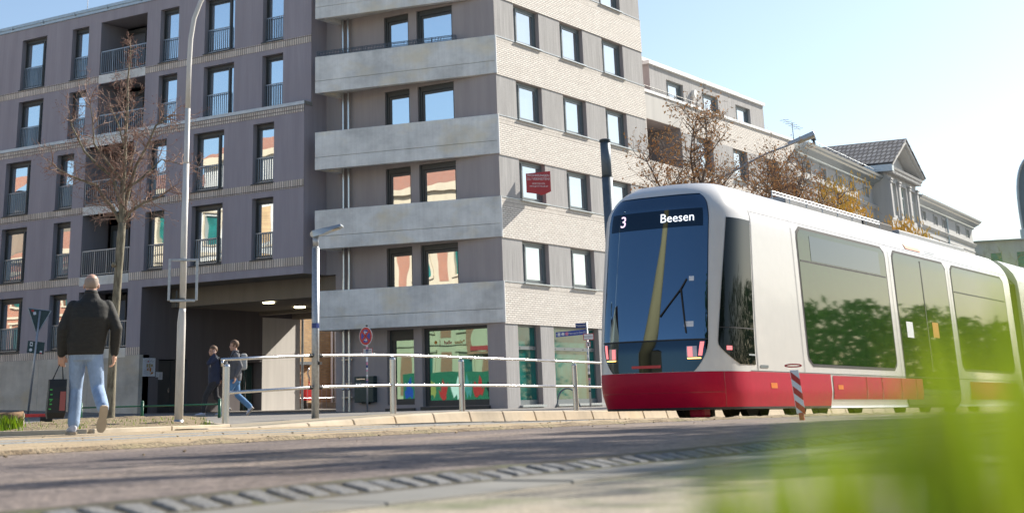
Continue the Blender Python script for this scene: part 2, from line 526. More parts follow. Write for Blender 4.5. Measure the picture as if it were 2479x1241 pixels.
sheet('gutter_bed', [-3.06, -2.97, -2.87, -2.79], arange(-6, 48, 0.5), 0.0205, 'g_dark_joint')
# gutter: one row of granite setts, then a smooth kerb stone line
mb = MB()
y = 0.6
while y < 46:
    L = random.uniform(0.085, 0.115)
    x0 = -2.95+random.uniform(-0.01, 0.01); x1 = -2.83+random.uniform(-0.01, 0.01)
    h = 0.0265; r = [random.uniform(-0.004, 0.005) for _ in range(4)]; s = random.uniform(-0.012, 0.012)
    za, zb = G(x0, y), G(x1, y)
    mb.hexa([(x0, y, za-0.08), (x1, y, zb-0.08), (x1, y+L, zb-0.08), (x0, y+L, za-0.08),
             (x0+0.008, y+0.008+s, za+h+r[0]), (x1-0.008, y+0.008, zb+h+r[1]), (x1-0.008, y+L-0.008, zb+h+r[2]), (x0+0.008, y+L-0.008+s, za+h+r[3])])
    y += L+random.uniform(0.012, 0.022)
structure(mb.build('gutter', 'g_cobble', bevel=0.012))
mb = MB()
y = 0.4
while y < 46:
    z = G(-2.66, y); h = 0.052+random.uniform(-0.002, 0.002)
    mb.box(-2.805, -2.5, y+0.003, y+0.997, z-0.1, z+h)
    y += 1.0
structure(mb.build('kerb_line', 'concrete_near', bevel=0.006))
# embedded rails
for i, rx in enumerate((-11.02, -10.02)):
    mb = MB()
    for y0, y1 in zip(arange(-20, 120, 2)[:-1], arange(-20, 120, 2)[1:]):
        a, b = G(rx, y0)+0.016, G(rx, y1)+0.016
        mb.hexa([(rx-0.05, y0, a-0.1), (rx+0.05, y0, a-0.1), (rx+0.05, y1, b-0.1), (rx-0.05, y1, b-0.1), (rx-0.05, y0, a), (rx+0.05, y0, a), (rx+0.05, y1, b), (rx-0.05, y1, b)])
    structure(mb.build('tram_rail', 'galvanised'))
# rough seam of dirt between track bed and road
mb = MB()
ys = arange(-6, 60, 0.16)
for i, yy in enumerate(ys):
    w = 0.08+0.06*noise.noise(Vector((yy*1.7, 3, 0)))
    zz = G(-7.2, yy)
    hgt = 0.03+0.02*noise.noise(Vector((yy*3.1, 7, 0)))
    for dx, dh in ((-w-0.05, 0), (-w*0.4, hgt), (w*0.3, hgt*0.6), (w, 0.006)):
        mb.v.append((-7.2+dx+0.03*noise.noise(Vector((yy*2.3, dx*9, 5))), yy, zz+0.008+dh))
for i in range(len(ys)-1):
    for k in range(3):
        a = i*4+k
        mb.f.append((a, a+1, a+5, a+4)); mb.m.append(0)
structure(mb.build('dirt_seam', 'g_soil', smooth=True))
# platform: paved surface and sloping kerb stones rising from the ramp
def plat_z(x, y):
    k = max(0.0, min(1.0, (x+17.2)/1.2)) if y < 23 else 1.0
    rampx = 0.155*max(0.0, min(1.0, (y-(15.6+0.55*(-13.5-x)))/4.8))
    return pl(S_PROF, y)+0.012+rampx*(0.25+0.75*k)
mbp = sheet('platform', arange(-17.2, -13.78, 0.35), arange(14.6, 75, 0.6), 0.0, 'g_paving', plat_z)
mb = MB()
for x in (-17.2,):
    yy = arange(14.6, 75, 0.6)
    for a, b in zip(yy, yy[1:]):
        mb.poly([(x, a, G(x, a)-0.1), (x, b, G(x, b)-0.1), (x, b, plat_z(x, b)), (x, a, plat_z(x, a))])
structure(mb.build('platform_edge', 'concrete_kerb'))
mb = MB()
for i in range(62):
    y0 = 14.6+i*1.0+0.008; y1 = y0+0.984
    b0, b1 = pl(S_PROF, y0), pl(S_PROF, y1)
    h0, h1 = ramp_h(y0)+0.018, ramp_h(y1)+0.018
    x0, x1, xt = -13.43, -13.8, -13.53
    mb.hexa([(x0, y0, b0-0.15), (x0, y1, b1-0.15), (x1, y1, b1-0.15), (x1, y0, b0-0.15),
             (xt, y0, b0+h0), (xt, y1, b1+h1), (x1, y1, b1+h1), (x1, y0, b0+h0)])
structure(mb.build('kerb', 'concrete_kerb', bevel=0.02))
# two darker tactile lines along the platform
mb = MB()
for xx in (-14.2, -14.55):
    ys = arange(14.5, 60, 0.6)
    for a, b in zip(ys, ys[1:]):
        mb.poly([(xx, a, plat_z(xx, a)+0.004), (xx+0.28, a, plat_z(xx+0.28, a)+0.004), (xx+0.28, b, plat_z(xx+0.28, b)+0.004), (xx, b, plat_z(xx, b)+0.004)])
structure(mb.build('tactile_paving', 'g_tan'))
# bare soil bed round the street tree and the lamp pole
SOIL = [(-14.4, 12.0), (-13.75, 12.8), (-14.05, 14.4), (-14.5, 16.0), (-17.6, 18.9), (-26.5, 28.5), (-29.5, 26.3), (-21.5, 17.8)]
def in_poly(x, y, P=SOIL):
    c = False
    for (x0, y0), (x1, y1) in zip(P, P[1:]+P[:1]):
        if (y0 > y) != (y1 > y) and x < (x1-x0)*(y-y0)/(y1-y0)+x0: c = not c
    return c
def edge_d(x, y, P=SOIL):
    d = 1e9
    for (x0, y0), (x1, y1) in zip(P, P[1:]+P[:1]):
        L2 = (x1-x0)**2+(y1-y0)**2
        t = max(0, min(1, ((x-x0)*(x1-x0)+(y-y0)*(y1-y0))/L2))
        d = min(d, math.hypot(x-x0-t*(x1-x0), y-y0-t*(y1-y0)))
    return d
def soil_z(x, y):
    e = min(1.0, edge_d(x, y)/0.5)
    return G(x, y)+0.015+e*(0.04+0.05*noise.noise(Vector((x*1.6, y*1.6, 0)))+0.025*noise.noise(Vector((x*7, y*7, 2))))
sheet('soil_bed', arange(-29.6, -13.6, 0.13), arange(11.9, 28.6, 0.13), 0.0, 'g_soil', soil_z, in_poly)
mb = MB()
for (ax, ay), (bx, by) in zip(SOIL[0:4], SOIL[1:5]):
    L = math.hypot(bx-ax, by-ay); n = max(1, int(L/0.9))
    for k in range(n):
        p = Vector((ax+(bx-ax)*k/n, ay+(by-ay)*k/n, 0)); q = Vector((ax+(bx-ax)*(k+1)/n, ay+(by-ay)*(k+1)/n, 0))
        d = (q-p).normalized(); nn = Vector((d.y, -d.x, 0))
        p += d*0.01; q -= d*0.01
        za, zb = G(p.x, p.y), G(q.x, q.y)
        mb.hexa([(p.x, p.y, za-0.1), (p.x+nn.x*0.09, p.y+nn.y*0.09, za-0.1), (q.x+nn.x*0.09, q.y+nn.y*0.09, zb-0.1), (q.x, q.y, zb-0.1),
                 (p.x, p.y, za+0.055), (p.x+nn.x*0.09, p.y+nn.y*0.09, za+0.055), (q.x+nn.x*0.09, q.y+nn.y*0.09, zb+0.055), (q.x, q.y, zb+0.055)])
structure(mb.build('soil_bed_kerb', 'concrete_kerb', bevel=0.01))

# ------------------------------------------------------------------ windows
def french_window(parent, P, a, b, z0, z1, depth, split, glassm, rail=True, railtop=1.02, sill=True, z_rail0=None):
    # frame with fixed light on the right, opening sash on the left behind a bar railing
    mb = MB()
    d0, d1 = depth, depth+0.07
    t = 0.06
    m = a+(b-a)*split if split else b-t
    mb.pbox(P, a, a+t, z0, z1, d0, d1); mb.pbox(P, b-t*0.55, b, z0, z1, d0, d1)
    mb.pbox(P, a+t, b-t*0.55, z1-0.16, z1, d0, d1); mb.pbox(P, a+t, b-t*0.55, z0, z0+0.1, d0, d1)
    # sash inside the frame
    s0, s1 = a+t+0.012, (m-0.05 if split else b-t*0.55-0.012)
    zt, zb = z1-0.175, z0+0.115
    q = 0.052
    mb.pbox(P, s0, s0+q, zb, zt, d0+0.025, d1+0.02); mb.pbox(P, s1-q*0.5, s1, zb, zt, d0+0.025, d1+0.02)
    mb.pbox(P, s0+q, s1-q, zt-q, zt, d0+0.025, d1+0.02); mb.pbox(P, s0+q, s1-q, zb, zb+q, d0+0.025, d1+0.02)
    if split:
        mb.pbox(P, m-0.045, m+0.045, z0+0.1, z1-0.16, d0, d1)
    w = mb.build('window', 'frame_dark', parent)
    g = MB()
    gd = d0+0.06
    k = [random.uniform(-0.006, 0.006) for _ in range(3)]
    g.poly([P(s0+q, zb+q, gd+k[0]), P(s1-q*0.5, zb+q, gd+k[1]), P(s1-q*0.5, zt-q, gd+k[2]+k[1]), P(s0+q, zt-q, gd+k[0]+k[2])])
    if split:
        g.poly([P(m+0.045, z0+0.1, gd), P(b-t*0.55, z0+0.1, gd), P(b-t*0.55, z1-0.16, gd), P(m+0.045, z1-0.16, gd)])
    k = random.uniform(-0.004, 0.004), random.uniform(-0.004, 0.004)
    g.build('pane', glassm, w)
    if sill:
        s = MB(); s.pbox(P, a-0.05, b+0.0, z0-0.055, z0-0.008, -0.05, depth+0.03)
        s.build('sill', 'frame_dark', w)
    if rail:
        r = MB()
        rb = m+0.02 if split else b-0.03
        ra = a+0.03
        dr = depth-0.06
        zr0 = z0+0.06; zr1 = z0+railtop
        r.pbox(P, ra, rb, zr1-0.02, zr1+0.02, dr-0.012, dr+0.012); r.pbox(P, ra, rb, zr0, zr0+0.03, dr-0.01, dr+0.01)
        n = max(3, int(round((rb-ra)/0.115)))
        for i in range(n+1):
            u = ra+(rb-ra)*i/n
            r.pbox(P, u-0.008, u+0.008, zr0+0.03, zr1-0.02, dr-0.02, dr+0.02)
        r.build('railing', 'rail_blue_grey', w)
    return w
def bar_railing(parent, P, a, b, z0, z1, d, step=0.12, name='railing'):
    r = MB()
    r.pbox(P, a, b, z1-0.025, z1+0.02, d-0.02, d+0.02); r.pbox(P, a, b, z0, z0+0.03, d-0.012, d+0.012)
    n = int((b-a)/step)
    for i in range(n+1):
        u = a+(b-a)*i/n
        big = i % 6 == 0
        w = 0.02 if big else 0.009
        r.pbox(P, u-w, u+w, z0+0.03, z1-0.025, d-0.022, d+0.022)
    return r.build(name, 'rail_blue_grey', parent)

# ------------------------------------------------------------------ left apartment wing
YU, YL = 44.91, 44.47
def PF(Y):
    return lambda u, z, d: (u, Y+d, z)
def PS(X):
    return lambda u, z, d: (X-d, u, z)
def left_wing():
    t = thing('apartment_building', 'dark aubergine rendered apartment block with pale tiled bands and an open passage underneath', 'building', (-48, 49, 0.2))
    XL, XR = -66.0, -36.51
    cols = [(-53.79, -52.12, 0.73), (-50.43, -49.35, 0), (-44.9, -43.81, 0), (-42.29, -40.61, 0.73), (-39.07, -37.97, 0)]
    extra = [(-57.4, -56.32, 0), (-60.6, -58.9, 0.73), (-63.6, -62.5, 0)]
    cols = extra+cols
    colsL = [(a-0.05, b-0.06, s) for a, b, s in cols]
    log = (-48.57, -45.71)
    logL = (-48.68, -45.78)
    D = 0.34
    PU, PLw = PF(YU), PF(YL)
    wall = MB()
    # upper two floors
    ops = []
    for z0, z1 in ((14.5, 16.84), (11.74, 13.93)):
        ops += [(a, b, z0, z1) for a, b, s in cols]
    ops += [(log[0], log[1], 14.46, 16.87, 1.6), (log[0], log[1], 11.6, 14.06, 1.6)]
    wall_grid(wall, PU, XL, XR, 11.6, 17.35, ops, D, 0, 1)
    # floors three and four, and the ground floor beside the passage
    ops = []
    for z0, z1 in ((8.7, 11.07), (5.77, 8.13)):
        ops += [(a, b, z0, z1) for a, b, s in colsL]
    ops += [(logL[0], logL[1], 8.66, 11.2, 1.5), (logL[0], logL[1], 5.73, 8.3, 1.5)]
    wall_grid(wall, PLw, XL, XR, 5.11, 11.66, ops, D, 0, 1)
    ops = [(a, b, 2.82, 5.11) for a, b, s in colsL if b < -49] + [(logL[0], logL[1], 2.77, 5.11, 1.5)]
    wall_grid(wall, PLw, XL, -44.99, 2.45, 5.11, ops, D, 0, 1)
    wall.poly([(log[0]-0.1, YL, 5.12), (log[1]+0.1, YL, 5.12), (log[1]+0.1, YL+1.5, 5.12), (log[0]-0.1, YL+1.5, 5.12)], 1)
    # side faces, step between the two planes, roof and back
    wall.poly([(XR, YL, 5.11), (XR, 54.6, 5.11), (XR, 54.6, 11.66), (XR, YL, 11.66)], 0)
    wall.poly([(XR, YU, 11.66), (XR, 54.6, 11.66), (XR, 54.6, 17.35), (XR, YU, 17.35)], 0)
    wall.poly([(XL, YL, 11.66), (XR, YL, 11.66), (XR, YU, 11.66), (XL, YU, 11.66)], 1)
    wall.poly([(XL, 54.6, 0), (-44.99, 54.6, 0), (-44.99, 54.6, 17.35), (XL, 54.6, 17.35)], 0)
    wall.poly([(-44.99, 54.6, 4.15), (XR, 54.6, 4.15), (XR, 54.6, 17.35), (-44.99, 54.6, 17.35)], 0)
    wall.poly([(XL, YU, 17.3), (XR, YU, 17.3), (XR, 54.6, 17.3), (XL, 54.6, 17.3)], 1)
    wall.poly([(XL, YU, 0), (XL, 54.6, 0), (XL, 54.6, 17.35), (XL, YU, 17.35)], 0)
    wall.poly([(-44.99, YU+.3, 0), (XL, YU+.3, 0), (XL, YU+.3, 2.4), (-44.99, YU+.3, 2.4)], 1)
    # inner wall right behind the windows so no light leaks through
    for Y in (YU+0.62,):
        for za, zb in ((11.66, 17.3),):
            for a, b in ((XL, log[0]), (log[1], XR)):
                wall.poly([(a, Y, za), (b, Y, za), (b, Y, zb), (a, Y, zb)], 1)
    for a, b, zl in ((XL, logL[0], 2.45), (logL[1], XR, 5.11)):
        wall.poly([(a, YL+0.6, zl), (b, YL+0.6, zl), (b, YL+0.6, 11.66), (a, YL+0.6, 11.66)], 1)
    wall.build('wall', ['plaster_aubergine', 'plaster_reveal'], t)
    # concrete plinth, slightly proud
    pb = MB()
    xs = [XL, -57.6, -50.9, -47.9, -44.97]
    for a, b in zip(xs, xs[1:]):
        pb.box(a+0.006, b-0.006, YL-0.012, YL+0.2, 0.0, 2.465)
    pb.box(-44.99-0.25, -44.985, YL+0.2, YL+0.55, 0.0, 2.465)
    pb.build('plinth', 'concrete_plinth', t)
    # pale soldier-tile bands
    def band(x0, x1, Y, z0, z1):
        b = MB(); b.box(x0, x1, Y-0.02, Y+0.02, z0, z1); b.build('tile_band', 'tile_band', t)
    for a, b in ((XL, log[0]), (log[1], XR)):
        band(a, b, YU, 14.14, 14.44)
    for a, b in ((XL, logL[0]), (logL[1], XR)):
        band(a, b, YL, 11.29, 11.54); band(a, b, YL, 8.36, 8.66); band(a, b, YL, 5.42, 5.73)
    band(XL, -48.7, YL, 2.475, 2.77); band(-45.77, -44.99, YL, 2.475, 2.77)
    for (a, b), Y, z0, z1 in ((log, YU, 14.08, 14.46), (logL, YL, 11.2, 11.6), (logL, YL, 8.3, 8.66), (logL, YL, 5.36, 5.73), (logL, YL, 2.4, 2.77)):
        lb = MB(); lb.box(a+0.005, b-0.005, Y-0.015, Y+1.45, z0, z1); lb.build('loggia_slab', 'concrete', t)
    # metal copings
    c = MB()
    c.box(XL, XR+0.03, YU-0.05, YU+0.4, 17.36, 17.49); c.box(XL, XR+0.05, YU-0.09, YU+0.45, 17.495, 17.63)
    x = XL+1
    while x < XR:
        c.box(x, x+0.04, YU-0.11, YU-0.04, 17.44, 17.58); x += 2.1
    c.build('roof_edge', 'zinc', t)
    c = MB()
    c.box(XL, XR+0.05, YL-0.05, YU+0.02, 11.57, 11.7)
    c.build('ledge_coping', 'zinc', t)
    for z0, z1, P, cc in ((14.5, 16.84, PU, cols), (11.72, 13.93, PU, cols), (8.7, 11.07, PLw, colsL), (5.77, 8.13, PLw, colsL), (2.82, 5.11, PLw, [k for k in colsL if k[1] < -49])):
        for a, b, s in cc:
            french_window(t, P, a, b, z0, z1, D-0.1, s, 'glass_mirror', sill=(z0 != 11.72))
    # loggia railings, doors in the depth, round wall lamps
    for P, (a, b), z in ((PU, log, 14.46), (PU, log, 11.6), (PLw, logL, 8.66), (PLw, logL, 5.73), (PLw, logL, 2.77)):
        bar_railing(t, P, a+0.05, b-0.05, z+0.06, z+1.06, 0.06)
        w = french_window(t, P, a+0.25, a+1.35, z+0.02, z+2.25, 1.42, 0, 'glass_mirror', rail=False, sill=False)
    for z in (16.46, 13.6):
        l = MB(); l.tube([(-46.45, YU+1.6, z), (-46.45, YU+1.49, z)], 0.17, 24, 0)
        l.build('wall_lamp', 'lamp_glass', t, smooth=False)
    # passage: left wall with a door recess, soffit, cross beams
    p = MB()
    XW = -44.985
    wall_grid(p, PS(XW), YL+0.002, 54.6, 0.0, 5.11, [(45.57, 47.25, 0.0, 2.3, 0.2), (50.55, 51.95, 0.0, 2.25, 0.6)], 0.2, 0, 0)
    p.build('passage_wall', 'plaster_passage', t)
    p = MB(); p.box(XW+0.001, XW+0.012, 51.97, 54.58, 0.0, 4.15); p.build('pale_wall_panel', 'plaster_pale', t)
    p = MB()
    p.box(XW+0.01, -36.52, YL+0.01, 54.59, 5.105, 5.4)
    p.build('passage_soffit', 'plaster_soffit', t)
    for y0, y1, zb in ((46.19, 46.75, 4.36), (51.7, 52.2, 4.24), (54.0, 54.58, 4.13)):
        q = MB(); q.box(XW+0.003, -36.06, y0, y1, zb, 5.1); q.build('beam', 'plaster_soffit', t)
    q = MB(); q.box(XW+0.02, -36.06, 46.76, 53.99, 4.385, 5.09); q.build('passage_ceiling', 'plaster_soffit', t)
    for lx, ly in ((-40.5, 47.15), (-41.6, 50.45)):
        l = MB(); l.tube([(lx, ly, 4.385), (lx, ly, 4.33)], 0.24, 24, 0); l.build('ceiling_lamp', 'lamp_lit', t)
    dr = MB()
    PW = PS(XW)
    dr.pbox(PW, 45.6, 46.39, 0.05, 2.27, 0.13, 0.19); dr.pbox(PW, 46.41, 47.22, 0.05, 2.27, 0.13, 0.19)
    d = dr.build('steel_door', 'frame_dark', t, bevel=0.006)
    h = MB(); h.tube([PW(46.3, 1.1, 0.13), PW(46.3, 1.1, 0.08), PW(46.18, 1.1, 0.08)], 0.012, 8); h.pbox(PW, 46.28, 46.32, 1.0, 1.18, 0.115, 0.13)
    h.build('handle', 'steel', d)
    dr = MB()
    for a, b in ((50.58, 50.66), (51.84, 51.92), (51.2, 51.28)):
        dr.pbox(PW, a, b, 0.05, 2.22, 0.45, 0.53)
    dr.pbox(PW, 50.66, 51.84, 2.1, 2.22, 0.45, 0.53); dr.pbox(PW, 50.66, 51.84, 0.05, 0.2, 0.45, 0.53)
    d = dr.build('glass_door', 'frame_dark', t)
    g = MB(); g.poly([PW(50.66, 0.2, 0.5), PW(51.84, 0.2, 0.5), PW(51.84, 2.1, 0.5), PW(50.66, 2.1, 0.5)]); g.build('pane', 'glass_shop', d)
    h = MB(); h.tube([PW(51.33, 0.5, 0.38), PW(51.33, 1.8, 0.38)], 0.018, 8); h.build('handle', 'steel', d)
    dp = MB(); dp.tube([(XW+0.09, 54.66, 0.1), (XW+0.09, 54.66, 4.3)], 0.055, 10)
    for z in (1.2, 2.9): dp.tube([(XW+0.09, 54.66, z), (XW+0.09, 54.66, z+0.05)], 0.07, 10)
    dp.build('downpipe', 'zinc', t, smooth=False)
    an = MB(); an.tube([(-50.2, YU+0.6, 17.5), (-50.2, YU+0.6, 18.55)], 0.018, 6); an.build('lightning_rod', 'galvanised', t)
left_wing()

# poster and notices on the passage wall
def on_passage(name, label, cat, y0, y1, z0, z1, deco):
    t = thing(name, label, cat, (-44.98, (y0+y1)/2, z0))
    m = MB(); m.box(-44.978, -44.962, y0, y1, z0, z1); m.build('sheet', 'paper', t)
    deco(t)
def deco_map(t):
    X = -44.958
    m = MB()
    for a, b, c, d in ((44.86, 44.97, 1.98, 2.12), (45.0, 45.08, 1.96, 2.13), (45.1, 45.22, 2.0, 2.1)):
        m.poly([(X, a, c), (X, b, c), (X, b, d), (X, a, d)])
    m.build('ochre_blocks', 'ochre_print', t)
    m = MB()
    for pts in ([(44.88, 1.86), (44.98, 1.86), (44.98, 1.97), (44.92, 1.95)], [(45.03, 1.84), (45.13, 1.8), (45.14, 1.97), (45.05, 1.96)], [(45.1, 1.7), (45.24, 1.74), (45.26, 1.8), (45.14, 1.79)]):
        m.poly([(X, a, b) for a, b in pts])
    m.build('orange_blocks', 'orange_print', t)
    m = MB()
    for k in range(9):
        a = 44.75+0.055*k
        m.tube([(X, a, 2.22-0.03*(k % 3)), (X, a+0.12, 2.29-0.04*((k*5) % 3))], 0.003, 4)
        m.tube([(X, 44.74+0.06*k, 1.72-0.01*(k % 4)), (X, 44.77+0.06*k, 1.92+0.05*(k % 3))], 0.003, 4)
    m.build('street_lines', 'sign_black', t)
    m = MB(); m.box(X-0.001, X+0.001, 44.92, 45.0, 2.18, 2.22); m.build('red_mark', 'sign_red', t)
on_passage('map_poster', 'pale site plan poster with orange blocks on the dark passage wall', 'poster', 44.67, 45.36, 1.63, 2.34, deco_map)
def deco_lines(y0, y1, z0, z1):
    def f(t):
        m = MB()
        z = z1-0.05
        while z > z0+0.06:
            m.box(-44.961, -44.959, y0+0.03, y1-0.03-random.uniform(0, 0.05), z-0.008, z); z -= 0.035
        m.build('print', 'sign_black', t)
    return f
on_passage('notice', 'small white notice beside the steel door, the upper left of two', 'notice', 45.42, 45.56, 1.6, 1.8, deco_lines(45.42, 45.56, 1.6, 1.8))
t_ = thing('notice', 'longer white notice taped on the steel door leaf', 'notice', (-45.1, 45.8, 1.51))
m_ = MB(); m_.box(-45.112, -45.1, 45.7, 45.93, 1.51, 1.8); m_.build('sheet', 'paper', t_)
m_ = MB()
for k in range(6): m_.box(-45.1, -45.098, 45.73, 45.89-0.02*(k % 2), 1.74-0.035*k, 1.748-0.035*k)
m_.build('print', 'sign_black', t_)

# yellow brick building seen through the passage
def yard():
    t = thing('brick_building', 'yellow brown brick house in the sunlit yard behind the passage', 'building', (-49, 62, 0.2))
    m = MB(); m.box(-54, -46.2, 55.4, 59.25, 0.0, 7.5); m.build('wall', 'brick_yellow', t)
    m = MB(); m.box(-46.2, -46.0, 55.4, 59.2, 0.1, 0.5); m.build('plinth', 'concrete_kerb', t)
    m = MB(); m.tube([(-46.1, 58.35, 0.3), (-46.1, 58.35, 7.4)], 0.06, 10); m.tube([(-46.1, 58.62, 0.3), (-46.1, 58.62, 7.4)], 0.06, 10); m.build('downpipe', 'white_paint', t)
    m = MB(); m.tube([(-46.2, 56.62, 2.0), (-46.08, 56.62, 2.06), (-46.05, 56.5, 2.0), (-46.05, 56.45, 1.8), (-46.05, 56.56, 1.6), (-46.05, 56.56, 1.2)], 0.045, 8); m.build('vent_pipe', 'steel', t, smooth=True)
    m = MB(); m.box(-46.2, -46.05, 55.9, 56.9, 2.2, 2.34); m.build('canopy', 'zinc', t)
    t = thing('pale_house', 'white rendered yard wing at the right end of the brick house', 'building', (-45, 64, 0))
    m = MB(); m.box(-54, -45.6, 59.3, 75, 0.0, 6.0); m.build('wall', 'plaster_white', t)
    t = thing('meter_box', 'red box standing against the yard brick wall', 'box', (-45.8, 56.4, 0.55))
    m = MB(); m.box(-46.0, -45.7, 55.9, 56.85, 0.6, 1.22); m.build('cabinet', 'sign_red', t, bevel=0.015)
    m = MB(); m.box(-45.699, -45.69, 56.05, 56.5, 1.1, 1.16); m.build('label_plate', 'sign_white', t)
    m = MB(); m.box(-45.98, -45.72, 55.95, 56.0, 0.2, 0.6); m.box(-45.98, -45.72, 56.75, 56.8, 0.2, 0.6); m.build('leg', 'dark_metal', t)
    t = thing('yard_fence', 'thin wire fence in front of the yard brick wall', 'fence', (-45.3, 57, 0.2))
    m = MB()
    for y in arange(55.2, 59.0, 0.35): m.tube([(-45.3, y, 0.2), (-45.3, y, 1.2)], 0.012, 5)
    m.build('bars', 'galvanised', t)
    m = MB(); m.tube([(-45.3, 55.0, 1.2), (-45.3, 59.2, 1.2)], 0.016, 5); m.tube([(-45.3, 55.0, 0.7), (-45.3, 59.2, 0.7)], 0.012, 5); m.build('rail', 'galvanised', t)
yard()
# ------------------------------------------------------------------ corner tower
XT, YT = -28.5, 45.87
def casement(parent, P, a, b, z0, z1, depth, glassm='glass_side', sillm='zinc'):
    # two-part window in the brick front: narrow fixed light at the near side, sash behind
    mb = MB(); d0, d1 = depth, depth+0.07; t = 0.06
    m = a+0.42
    mb.pbox(P, a, a+t*0.6, z0, z1, d0, d1); mb.pbox(P, b-t, b, z0, z1, d0, d1)
    mb.pbox(P, a+t*0.6, b-t, z1-0.09, z1, d0, d1); mb.pbox(P, a+t*0.6, b-t, z0, z0+0.07, d0, d1)
    mb.pbox(P, m-0.03, m+0.03, z0+0.07, z1-0.09, d0-0.012, d1)
    q = 0.07; s0, s1 = m+0.035, b-t-0.01; zb, zt = z0+0.085, z1-0.1
    for u0, u1, c0, c1 in ((s0, s0+q, zb, zt), (s1-q, s1, zb, zt), (s0+q, s1-q, zt-q, zt), (s0+q, s1-q, zb, zb+q)):
        mb.pbox(P, u0, u1, c0, c1, d0+0.02, d1+0.02)
    w = mb.build('window', 'frame_grey', parent)
    g = MB(); gd = d0+0.055
    g.poly([P(s0+q, zb+q, gd), P(s1-q, zb+q, gd), P(s1-q, zt-q, gd), P(s0+q, zt-q, gd)])
    g.poly([P(a+t*0.6, z0+0.07, gd), P(m-0.03, z0+0.07, gd), P(m-0.03, z1-0.09, gd), P(a+t*0.6, z1-0.09, gd)])
    g.build('pane', glassm, w)
    s = MB(); s.pbox(P, a-0.04, b+0.04, z0-0.05, z0-0.012, -0.11, depth+0.02); s.build('sill', sillm, w)
    return w
def tower():
    t = thing('corner_tower', 'tall corner block with concrete wedge balconies and white brick bands on its right front', 'building', (-32, 52, 0.05))
    PFt, PSt = PF(YT), PS(XT)
    Z0 = [0.0, 4.4, 7.385, 10.37, 13.345, 16.32]       # window sill line of each storey (band tops)
    tops = [2.93, 5.9, 8.88, 11.86, 14.84, 17.82]
    wall = MB()
    ops = [(-33.65, -32.44, 0.3, 2.93, 0.3), (-32.08, -29.24, 0.22, 2.93, 0.3)]
    for k in range(1, 6):
        ops += [(-33.62, -32.44, Z0[k]-1.25, tops[k], 0.16), (-32.06, -30.39, Z0[k]-1.25, tops[k], 0.16)]
    wall_grid(wall, PFt, -36.05, XT, 0.0, 3.1, ops[:2], 0.3, 0, 0)
    wall_grid(wall, PFt, -36.05, XT, 3.1, 6.0, [(o[0], o[1], 3.15, o[3], 0.16) for o in ops if 5 < o[3] < 6], 0.16, 0, 0)
    wall.poly([(-36.505, YT, 5.11), (-36.05, YT, 5.11), (-36.05, YT, 6.0), (-36.505, YT, 6.0)], 0)
    wall_grid(wall, PFt, -36.505, XT, 6.0, 19.2, [o for o in ops if o[3] > 6], 0.16, 0, 0)
    wall.poly([(-36.05, YT, 0), (-36.05, 58.1, 0), (-36.05, 58.1, 5.12), (-36.05, YT, 5.12)], 0)
    wall.poly([(-36.505, YT, 5.12), (-36.05, YT, 5.12), (-36.05, 58.1, 5.12), (-36.505, 58.1, 5.12)], 0)
    wall.poly([(-36.505, YT, 5.12), (-36.505, 58.1, 5.12), (-36.505, 58.1, 19.2), (-36.505, YT, 19.2)], 0)
    wall.poly([(-36.5, 58.1, 0), (XT, 58.1, 0), (XT, 58.1, 19.2), (-36.5, 58.1, 19.2)], 0)
    wall.poly([(-36.5, YT, 19.2), (XT, YT, 19.2), (XT, 58.1, 19.2), (-36.5, 58.1, 19.2)], 0)
    for z0, z1 in ((0.1, 2.99), (3.2, 19.1)):
        wall.poly([(-36.0, YT+0.5, z0), (XT-0.5, YT+0.5, z0), (XT-0.5, YT+0.5, z1), (-36.0, YT+0.5, z1)], 0)
        wall.poly([(XT-0.5, YT+0.5, z0), (XT-0.5, 58.0, z0), (XT-0.5, 58.0, z1), (XT-0.5, YT+0.5, z1)], 0)
    wall.build('wall', 'plaster_tower', t)
    # street front: combed cladding with window openings
    cl = MB()
    ys = [(47.27, 49.17), (50.83, 52.71), (54.38, 56.27)]
    ops = [(46.74, 48.32, 0.2, 2.93, 0.3), (49.27, 52.73, 0.2, 2.93, 0.3), (53.6, 56.9, 0.2, 2.93, 0.3)]
    for k in range(1, 6):
        ops += [(a, b, Z0[k]+0.005, tops[k], 0.24) for a, b in ys]
    wall_grid(cl, PSt, YT+0.003, 58.1, 0.0, 19.2, ops, 0.24, 0, 1)
    cl.build('cladding', ['plaster_cladding', 'plaster_tower'], t)
    for k in range(1, 6):
        z1 = Z0[k]; z0 = tops[k-1]
        b = MB(); b.box(XT-0.01, XT+0.03, YT+0.005, 58.1, z0+0.012, z1-0.31); b.build('brick_band', 'brick_white', t)
        b = MB(); b.box(XT-0.01, XT+0.032, YT+0.005, 58.1, z1-0.308, z1-0.03); b.build('soldier_course', 'brick_soldier', t)
        c = MB(); c.box(XT-0.01, XT+0.05, YT+0.005, 58.1, z1-0.028, z1-0.006); c.build('drip_strip', 'zinc', t)
    b = MB(); b.box(XT-0.01, XT+0.03, YT+0.005, 58.1, tops[5]+0.012, 19.2); b.build('brick_band', 'brick_white', t)
    # windows of the street front
    for k in range(1, 6):
        for a, b in ys:
            casement(t, PSt, a, b, Z0[k]+0.01, tops[k], 0.16)
